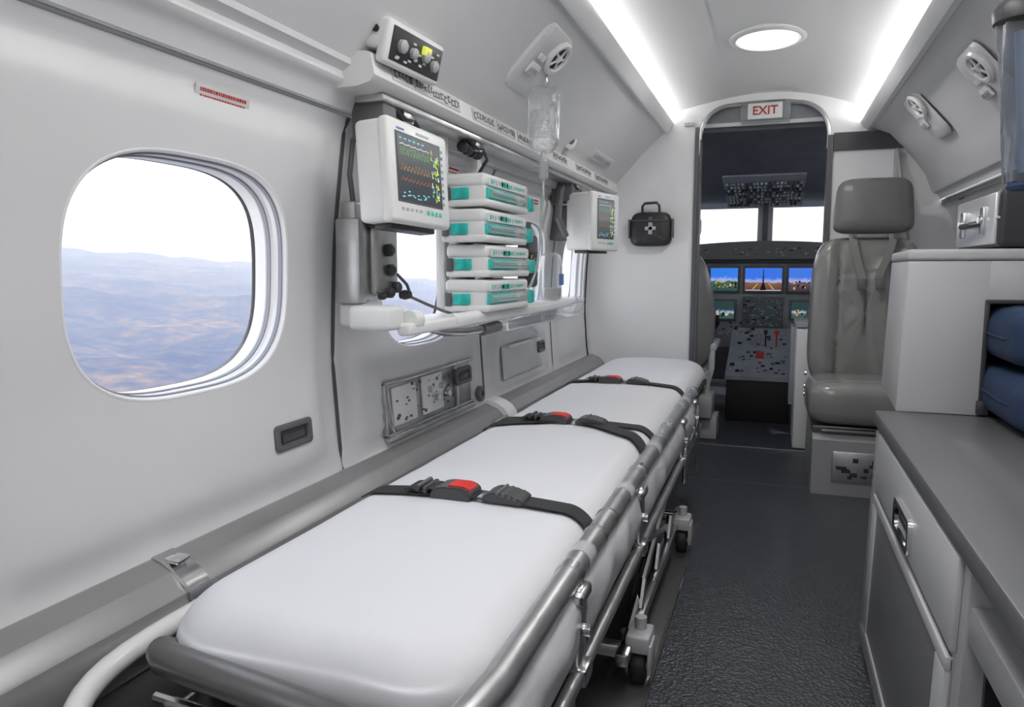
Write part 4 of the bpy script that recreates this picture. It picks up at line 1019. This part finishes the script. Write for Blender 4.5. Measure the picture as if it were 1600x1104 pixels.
# yokes
for x, lab in ((-.40, 'left control yoke in front of the cockpit seat'), (.28, 'right control yoke in front of the cockpit seat')):
    t = empty('control_yoke', (x, 4.2, .45), lab, 'control yoke', 'control yokes')
    m = MB(); m.cyl((x, 4.40, .43), (x, 4.14, .43), .014, 12); m.build('column', 'cockpit_dark', t)
    m = MB(); m.tube([(x - .11, 4.12, .50), (x - .12, 4.12, .46), (x - .09, 4.13, .41), (x, 4.14, .405), (x + .09, 4.13, .41), (x + .12, 4.12, .46), (x + .11, 4.12, .50)], .014, 10); m.build('grip', 'cockpit_black', t)
# cockpit seats
def cockpit_seat(x, label):
    t = empty('cockpit_seat', (x, 3.75, 0), label, 'seat', 'cockpit seats')
    m = MB(); m.cushion((x, 3.62, .55), .20, .30, .04, .06, (1, 0, 0), (0, .10, .995), (0, 1, 0), npl=3.6, nd=2.5, na=48, nr=8, shape=lambda u, v: (u * (1 - .25 * max(0, v)), v)); m.build('backrest', 'leather', t, smooth=60)
    m = MB(); m.cushion((x, 3.65, .95), .12, .075, .03, .04, (1, 0, 0), (0, .05, 1), (0, 1, 0), npl=3, nd=2.4, na=40, nr=6); m.build('headrest', 'leather', t, smooth=60)
    m = MB(); m.cushion((x, 3.86, .24), .19, .22, .06, .05, (1, 0, 0), (0, 1, 0), (0, 0, 1), npl=4, nd=3, na=40, nr=6); m.build('seat', 'leather', t, smooth=60)
    m = MB(); m.box(x - .15, x + .15, 3.70, 4.02, -.002, .20, .01); m.build('base', 'plastic_grey', t)
    s_ = 1 if x < 0 else -1
    m = MB(); m.box(x + s_ * .19 - .02, x + s_ * .19 + .02, 3.58, 3.88, .36, .40, .012, 3); m.tube([(x + s_ * .19, 3.60, .38), (x + s_ * .19, 3.58, .28), (x + s_ * .17, 3.60, .20)], .015, 10); m.build('armrest', 'enamel', t)
    return t
cockpit_seat(-.455, 'grey cockpit seat seen edge-on left of the pedestal'); cockpit_seat(.345, 'grey cockpit seat seen edge-on right of the pedestal')
m = MB(); m.box(-.31, -.215, 3.30, 3.45, 0, .10, .004); m.box(-.31, -.235, 3.26, 3.42, .10, .20, .006); m.box(-.300, -.26, 3.25, 3.40, .23, .30, .012); m.cyl((-.27, 3.33, .19), (-.27, 3.33, .30), .02, 12)
tag(m.build('step_box', ['plastic_grey']), 'grey stepped fitting on the floor just inside the doorway, left', 'fitting')
t = empty('side_console', (.13, 3.4, 0), 'white upright console panel at the right foot of the doorway', 'console')
m = MB(); m.box(.098, .170, 3.245, 3.55, 0, .50, .006); m.build('panel', 'plastic_white', t)
m = MB(); m.box(.092, .150, 3.30, 3.60, .505, .53, .006); m.box(.080, .10, 3.45, 3.60, .15, .50, .004); m.build('fitting', 'knob_light', t)

# ------------------------------------------------------------------ passenger seat (faces the camera)
SX = .318
t = empty('passenger_seat', (SX, 2.85, 0), 'grey leather seat with headrest against the bulkhead, facing backward', 'seat')
def gr(u, v):
    d = 0
    for c in (-.50, 0.0, .42): d -= .014 * math.exp(-((u - c) / .022) ** 2) * sm((.80 - v) / .2)
    d += .024 * sm((abs(u) - .48) / .25) ; d -= .005 * math.exp(-((v - .52) / .02) ** 2) * (abs(u) < .5)
    d += .005 * noise.noise(Vector((u * 3, v * 5, 1))) + .0015 * noise.noise(Vector((u * 12, v * 14, 4)))
    return d
m = MB(); m.cushion((SX, 3.02, .588), .188, .278, .085, .04, (1, 0, 0), (0, .03, 1), (0, -1, .0), npl=5.5, nd=4, na=120, nr=34, shape=lambda u, v: (u * (1.0 - .07 * max(0, v) ** 2 + .02 * max(0, -v)), v), groove=gr); m.build('backrest', 'leather', t, smooth=70)
m = MB(); m.cushion((SX + .012, 2.985, .975), .138, .098, .055, .055, (1, 0, 0), (0, .05, 1), (0, -1, .02), npl=6, nd=3.4, na=80, nr=16, shape=lambda u, v: (u * (1 - .06 * (v + 1)), v + .03 * (1 - u * u) * (v > 0)), groove=lambda u, v: -.003 * math.exp(-((abs(u) - .72) / .03) ** 2)); m.build('headrest', 'leather_dark', t, smooth=70)
m = MB()
for x in (SX - .05, SX + .075): m.cyl((x, 3.0, .85), (x, 3.0, .90), .008, 10)
m.build('headrest_post', 'steel', t)
m = MB(); m.cushion((SX, 2.80, .295), .195, .205, .080, .075, (1, 0, 0), (0, 1, -.04), (0, .04, 1), npl=7, nd=4.5, na=100, nr=22, groove=lambda u, v: -.005 * math.exp(-((u + .45) / .02) ** 2) - .005 * math.exp(-((u - .45) / .02) ** 2) - .004 * math.exp(-((v + .70) / .03) ** 2)); m.build('seat_cushion', 'leather', t, smooth=70)
m = MB(); m.prism([(2.60, 0), (2.60, .185), (2.625, .20), (3.05, .20), (3.10, 0)], 'X', .142, .50); m.build('base', 'counter_face', t)
m = MB(); m.box(.142, .50, 2.64, 3.0, .20, .225, .004); m.cyl((.17, 2.63, .212), (.42, 2.63, .212), .009, 10); m.build('slide_track', 'dark_steel', t)
m = MB(); rnd = random.Random(9)
m.box(.205, .45, 2.594, 2.602, .045, .150, .003); m.build('base_plate', 'brushed', t)
m = MB()
for k in range(13): a = rnd.uniform(.215, .40); b_ = rnd.uniform(.06, .13); m.box(a, a + rnd.uniform(.012, .035), 2.590, 2.596, b_, b_ + rnd.uniform(.006, .016), .001)
m.build('base_slot', 'dark_plastic', t)
# harness
for xa, xb, nm in ((SX - .055, SX - .015, 'harness_strap'), (SX + .075, SX + .03, 'harness_strap')):
    pts = [(xa, 2.945, .875), (xa, 2.925, .855), (xa + (xb - xa) * .3, 2.923, .80), (xa + (xb - xa) * .8, 2.924, .735), (xb, 2.926, .70)]
    m = MB(); m.ribbon(pts, [(1, 0, 0)] * 5, .026, .002, [(0, -1, 0)] * 5); m.build(nm, 'leather', t)
m = MB()
for x in (SX - .02, SX + .04): m.box(x - .014, x + .014, 2.908, 2.922, .675, .715, .004)
m.cyl((SX - .052, 2.93, .87), (SX - .052, 2.91, .87), .006, 8); m.cyl((SX + .085, 2.93, .865), (SX + .085, 2.91, .865), .010, 10)
m.build('harness_buckle', 'mid_plastic', t)
m = MB()
for z in (.31, .36, .28): m.cyl((.13, 2.97, z), (.122, 2.97, z), .010, 10)
m.build('adjuster_knob', 'steel', t)
m = MB(); m.box(.415, .435, 3.16, 3.198, .85, 1.2, .003); m.tube([(.42, 3.16, 1.2), (.43, 3.12, 1.1), (.45, 3.1, .95), (.47, 3.1, .85)], .006, 8)
tag(m.build('shoulder_belt', 'plastic_grey'), 'grey belt guide and belt on the bulkhead behind the headrest', 'belt')

# ------------------------------------------------------------------ counter
t = empty('counter', (.45, .6, 0), 'grey metal counter with drawer and worktop along the right wall', 'counter')
CY1 = 1.573
def lean(x, y, z): return (x + (-.012 if x < .25 else 0) * (1 - z / .475), y, z)
m = MB(); m.box(.196, .66, -.9, CY1, .448, .475, .003, skew=None); 
m.build('worktop', 'counter_metal', t)
m = MB(); m.box(.205, .64, .845, CY1 - .002, 0, .448, .003, skew=lean); m.build('cabinet_body', 'counter_face', t)
def facebox(name, y0, y1, z0, z1, d, mt_, bev=.002, parent=t):
    m = MB(); m.box(.2045 - d, .2055, y0, y1, z0, z1, bev, skew=lean); return m.build(name, mt_, parent)
facebox('face_frame', .862, 1.555, .018, .050, .005, 'counter_face'); facebox('face_frame', 1.505, 1.555, .0505, .44, .005, 'counter_face')
dr = facebox('drawer', .868, 1.50, .337, .444, .007, 'cabinet_face', .003)
m = MB()
def ringy(hy, hz, r, x):
    P = []
    for cy2, cz, a0 in ((hy - r, hz - r, 0), (-hy + r, hz - r, PI / 2), (-hy + r, -hz + r, PI), (hy - r, -hz + r, 1.5 * PI)):
        for k in range(5): a = a0 + PI / 2 * k / 4; P.append((x, 1.18 + cy2 + r * math.cos(a), .374 + cz + r * math.sin(a)))
    return P
m.grid([ringy(.066, .026, .012, .197), ringy(.066, .026, .012, .189), ringy(.060, .021, .010, .188), ringy(.054, .017, .008, .190), ringy(.050, .014, .006, .1965)], closed=True)
h_ = m.build('drawer_handle', 'chrome', dr)
m = MB(); m.box(.1955, .197, 1.125, 1.235, .358, .390); m.box(.190, .195, 1.13, 1.20, .378, .389, .001); m.build('handle_cup', 'steel', dr)
dd = facebox('door', .875, 1.50, .055, .328, .004, 'counter_face', .003)
for (a, b_, c_, d_) in ((.875, 1.50, .311, .328), (.875, 1.50, .055, .070), (.8755, .925, .0705, .3105), (1.455, 1.4995, .0705, .3105)):
    facebox('door_rail', a, b_, c_, d_, .008, 'cabinet_face', .002, dd)
facebox('door_inset', .9255, 1.4545, .0705, .3105, .0055, 'counter_inset', .001, dd)
# open shelf bay nearer the camera
m = MB(); m.box(.205, .62, -.88, .845, .362, .402, .003); m.build('shelf', 'counter_face', t)
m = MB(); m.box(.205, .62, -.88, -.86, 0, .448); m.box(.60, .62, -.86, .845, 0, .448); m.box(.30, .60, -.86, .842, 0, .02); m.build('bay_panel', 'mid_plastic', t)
m = MB(); m.box(.222, .598, .836, .8445, .021, .361); m.box(.596, .5995, -.85, .835, .021, .361); m.build('bay_shade_sheet', 'dark_plastic', t)  # added dark sheets standing in for the shade under the shelf
m = MB(); m.cyl((.30, .72, .402), (.30, .72, .412), .022, 16); m.cyl((.30, .72, .41), (.30, .72, .447), .006, 10); m.build('shelf_post', 'dark_steel', t)
# upper cabinet
t = empty('upper_cabinet', (.45, 1.75, 0), 'pale grey cabinet on the far end of the counter with an open bay', 'cabinet')
m = MB()
F0, F1_ = 1.573, 1.95
ox0, ox1, oz0, oz1 = .376, .60, .478, .690
# carcass around opening
def cskew(x, y, z):
    if x < .25: x += .022 * (y - F0) / (F1_ - F0) - .008 * (1 - (z - .475) / .31)
    return (x, y, z)
m.box(.240, ox0, F0, F1_, .475, .765, .003, skew=cskew); m.box(ox0 - .002, ox1, F0, F1_, oz1, .765, .003); m.box(ox1, .66, F0, F1_, .475, .765, .003); m.box(ox0 - .002, ox1, 1.80, F1_, .475, oz1)
m.build('body', 'cabinet_face', t)
m = MB(); m.box(.2385, .66, F0 - .002, F1_ + .002, .766, .787, .006, 3, skew=cskew); m.build('top', 'cabinet_face', t)
m = MB(); m.box(.29, .64, 1.576, F1_ - .02, 0, .474); m.build('lower_body', 'counter_face', t)
m = MB()
for (a, b_, c_, d_) in ((ox0 - .006, ox0 + .002, oz0, oz1), (ox0 - .006, ox1, oz1 - .004, oz1 + .004)): m.box(a, b_, F0 - .004, F0 + .05, c_, d_, .002)
m.box(ox0, ox1, 1.79, 1.799, oz0, oz1); m.box(ox0 - .01, ox0 + .01, F0 - .012, F0, .478, .505, .003)
m.build('opening_trim', 'dark_plastic', t)
# navy bags
def navybag(c, hx, hy, hz, label, seed):
    c = Vector(c)
    t = empty('navy_bag', c, label, 'bag', 'navy fabric bags')
    m = MB(); m.cushion(c, hx, hy, hz, hz, (1, 0, 0), (0, 1, 0), (0, 0, 1), npl=8, nd=4.2, na=110, nr=28, groove=lambda u, v: .012 * noise.noise(Vector((u * 2.5, v * 3, seed))) + .004 * noise.noise(Vector((u * 8, v * 8, seed))))
    m.build('fabric_body', 'navy', t, smooth=180)
    m = MB(); P = []
    for k in range(60):
        a = 2 * PI * k / 60; q = se(a, 5); P.append((c[0] + hx * 1.0 * q[0], c[1] + hy * 1.0 * q[1], c[2] + .002 * math.sin(9 * a)))
    m.tube(P, .0035, 6, closed=True); m.build('seam_piping', 'navy', t)
    return t
navybag(Vector((.508, 1.555, .632)), .131, .165, .053, 'navy fabric bag stuffed in the cabinet opening, upper one', 3)
navybag(Vector((.505, 1.54, .526)), .130, .205, .049, 'navy fabric bag lying on the worktop, lower one', 8)

# hard case on top
t = empty('hard_case', (.44, 1.77, .787), 'dark hard case with a silver latched side on top of the cabinet', 'case')
m = MB(); m.box(.39, .62, 1.60, 1.93, .790, .900, .010, 3); m.build('shell', 'dark_plastic', t)
m = MB(); m.box(.384, .394, 1.615, 1.915, .797, .893, .003); m.box(.386, .40, 1.605, 1.925, .843, .848, .001); m.build('silver_side', 'case_silver', t)
m = MB()
for y in (1.68, 1.84): m.box(.377, .386, y - .012, y + .012, .815, .870, .003); m.cyl((.378, y, .845), (.372, y, .845), .007, 10)
m.build('latch', 'steel', t)
m = MB(); m.tube([(.385, 1.715, .84), (.370, 1.718, .838), (.368, 1.76, .836), (.370, 1.802, .838), (.385, 1.805, .84)], .006, 8); m.build('handle', 'dark_plastic', t)

# hanging blue sleeve
t = empty('hanging_sleeve', (.335, 1.30, 1.15), 'dark blue translucent plastic sleeve hanging from the right ceiling edge', 'sleeve')
m = MB(); rows = []
for k in range(26):
    q = k / 25; z = 1.115 - .235 * q; x = .334 + .013 * q; r = .034 - .012 * q
    rows.append([(x + (r + .004 * math.sin(5 * a + q * 6)) * math.cos(a), 1.32 + r * .8 * math.sin(a), z) for a in [2 * PI * j / 36 for j in range(36)]])
m.grid(rows, closed=True); m.build('sleeve', 'blue_film', t)
m = MB(); m.tube([(.335, 1.32, 1.10), (.343, 1.325, 1.0), (.348, 1.318, .89)], [.013, .011, .008], 12); m.build('inner_tube', 'case_silver', t)
m = MB(); m.lathe([(.028, 0), (.040, .005), (.042, .022), (.036, .034), (.026, .04), (.022, .08), (.018, .18)], c=(.334, 1.32, 1.108), n=24); m.build('top_clamp', 'dark_plastic', t)
m = MB(); m.lathe([(.019, 0), (.021, .006), (.017, .014), (.012, .025)], c=(.347, 1.32, .868), n=18); m.build('lower_cap', 'navy', t)
# right wall placard
F = frame((.596, 2.93, .994), (0, -1, 0), (-.92, 0, -.4))
placard(0, 0, .09, .016, 'small grey placard high on the right wall behind the seat', cols=('label_paper', 'dark_ink'), seed=12, on=F)

# ------------------------------------------------------------------ every separate piece of a repeated part becomes a part of its own
def split_loose(o):
    bm = bmesh.new(); bm.from_mesh(o.data); seen = set(); comps = []
    bm.verts.ensure_lookup_table()
    for v in bm.verts:
        if v.index in seen: continue
        st = [v]; seen.add(v.index); comp = []
        while st:
            q = st.pop(); comp.append(q.index)
            for e in q.link_edges:
                w_ = e.other_vert(q)
                if w_.index not in seen: seen.add(w_.index); st.append(w_)
        comps.append(set(comp))
    if not 1 < len(comps) <= 24: bm.free(); return
    for k, cset in enumerate(comps):
        b2 = bm.copy(); b2.verts.ensure_lookup_table()
        bmesh.ops.delete(b2, geom=[v for v in b2.verts if v.index not in cset], context='VERTS')
        me = o.data.copy(); b2.to_mesh(me); b2.free()
        if k == 0: first = me
        else:
            c = o.copy(); c.data = me; C.objects.link(c); c.parent = o.parent
    bm.free(); o.data = first
SPLIT = ('dial', 'latch', 'base_slot', 'sleeve', 'opening_trim', 'knob', 'headrest_post', 'harness_buckle', 'switch', 'hose_port', 'cover', 'upright', 'spacer', 'cross_tube',
         'drip_tube', 'adjuster_knob', 'rail_collar', 'rail_marking', 'nozzle_spoke', 'lower_rail', 'post_fitting', 'side_post', 'switch_block', 'grip_ridge')
for o in list(bpy.data.objects):
    if o.type == 'MESH' and o.parent is not None and o.name.split('.')[0] in SPLIT: split_loose(o)
def split_materials(o):
    used = sorted({p.material_index for p in o.data.polygons})
    base_me = o.data
    for k, mi in enumerate(used):
        b2 = bmesh.new(); b2.from_mesh(base_me)
        bmesh.ops.delete(b2, geom=[f for f in b2.faces if f.material_index != mi], context='FACES')
        for f in b2.faces: f.material_index = 0
        me = bpy.data.meshes.new(o.name); b2.to_mesh(me); b2.free(); me.materials.append(base_me.materials[mi])
        if k == 0: o.data = me
        else: c = o.copy(); c.data = me; C.objects.link(c); c.parent = o.parent
for o in list(bpy.data.objects):
    if o.name.split('.')[0] in ('button_row', 'readout', 'control_strip'): split_materials(o)
for o in list(bpy.data.objects):
    if o.name.split('.')[0] in ('button_row', 'control_strip'): split_loose(o)
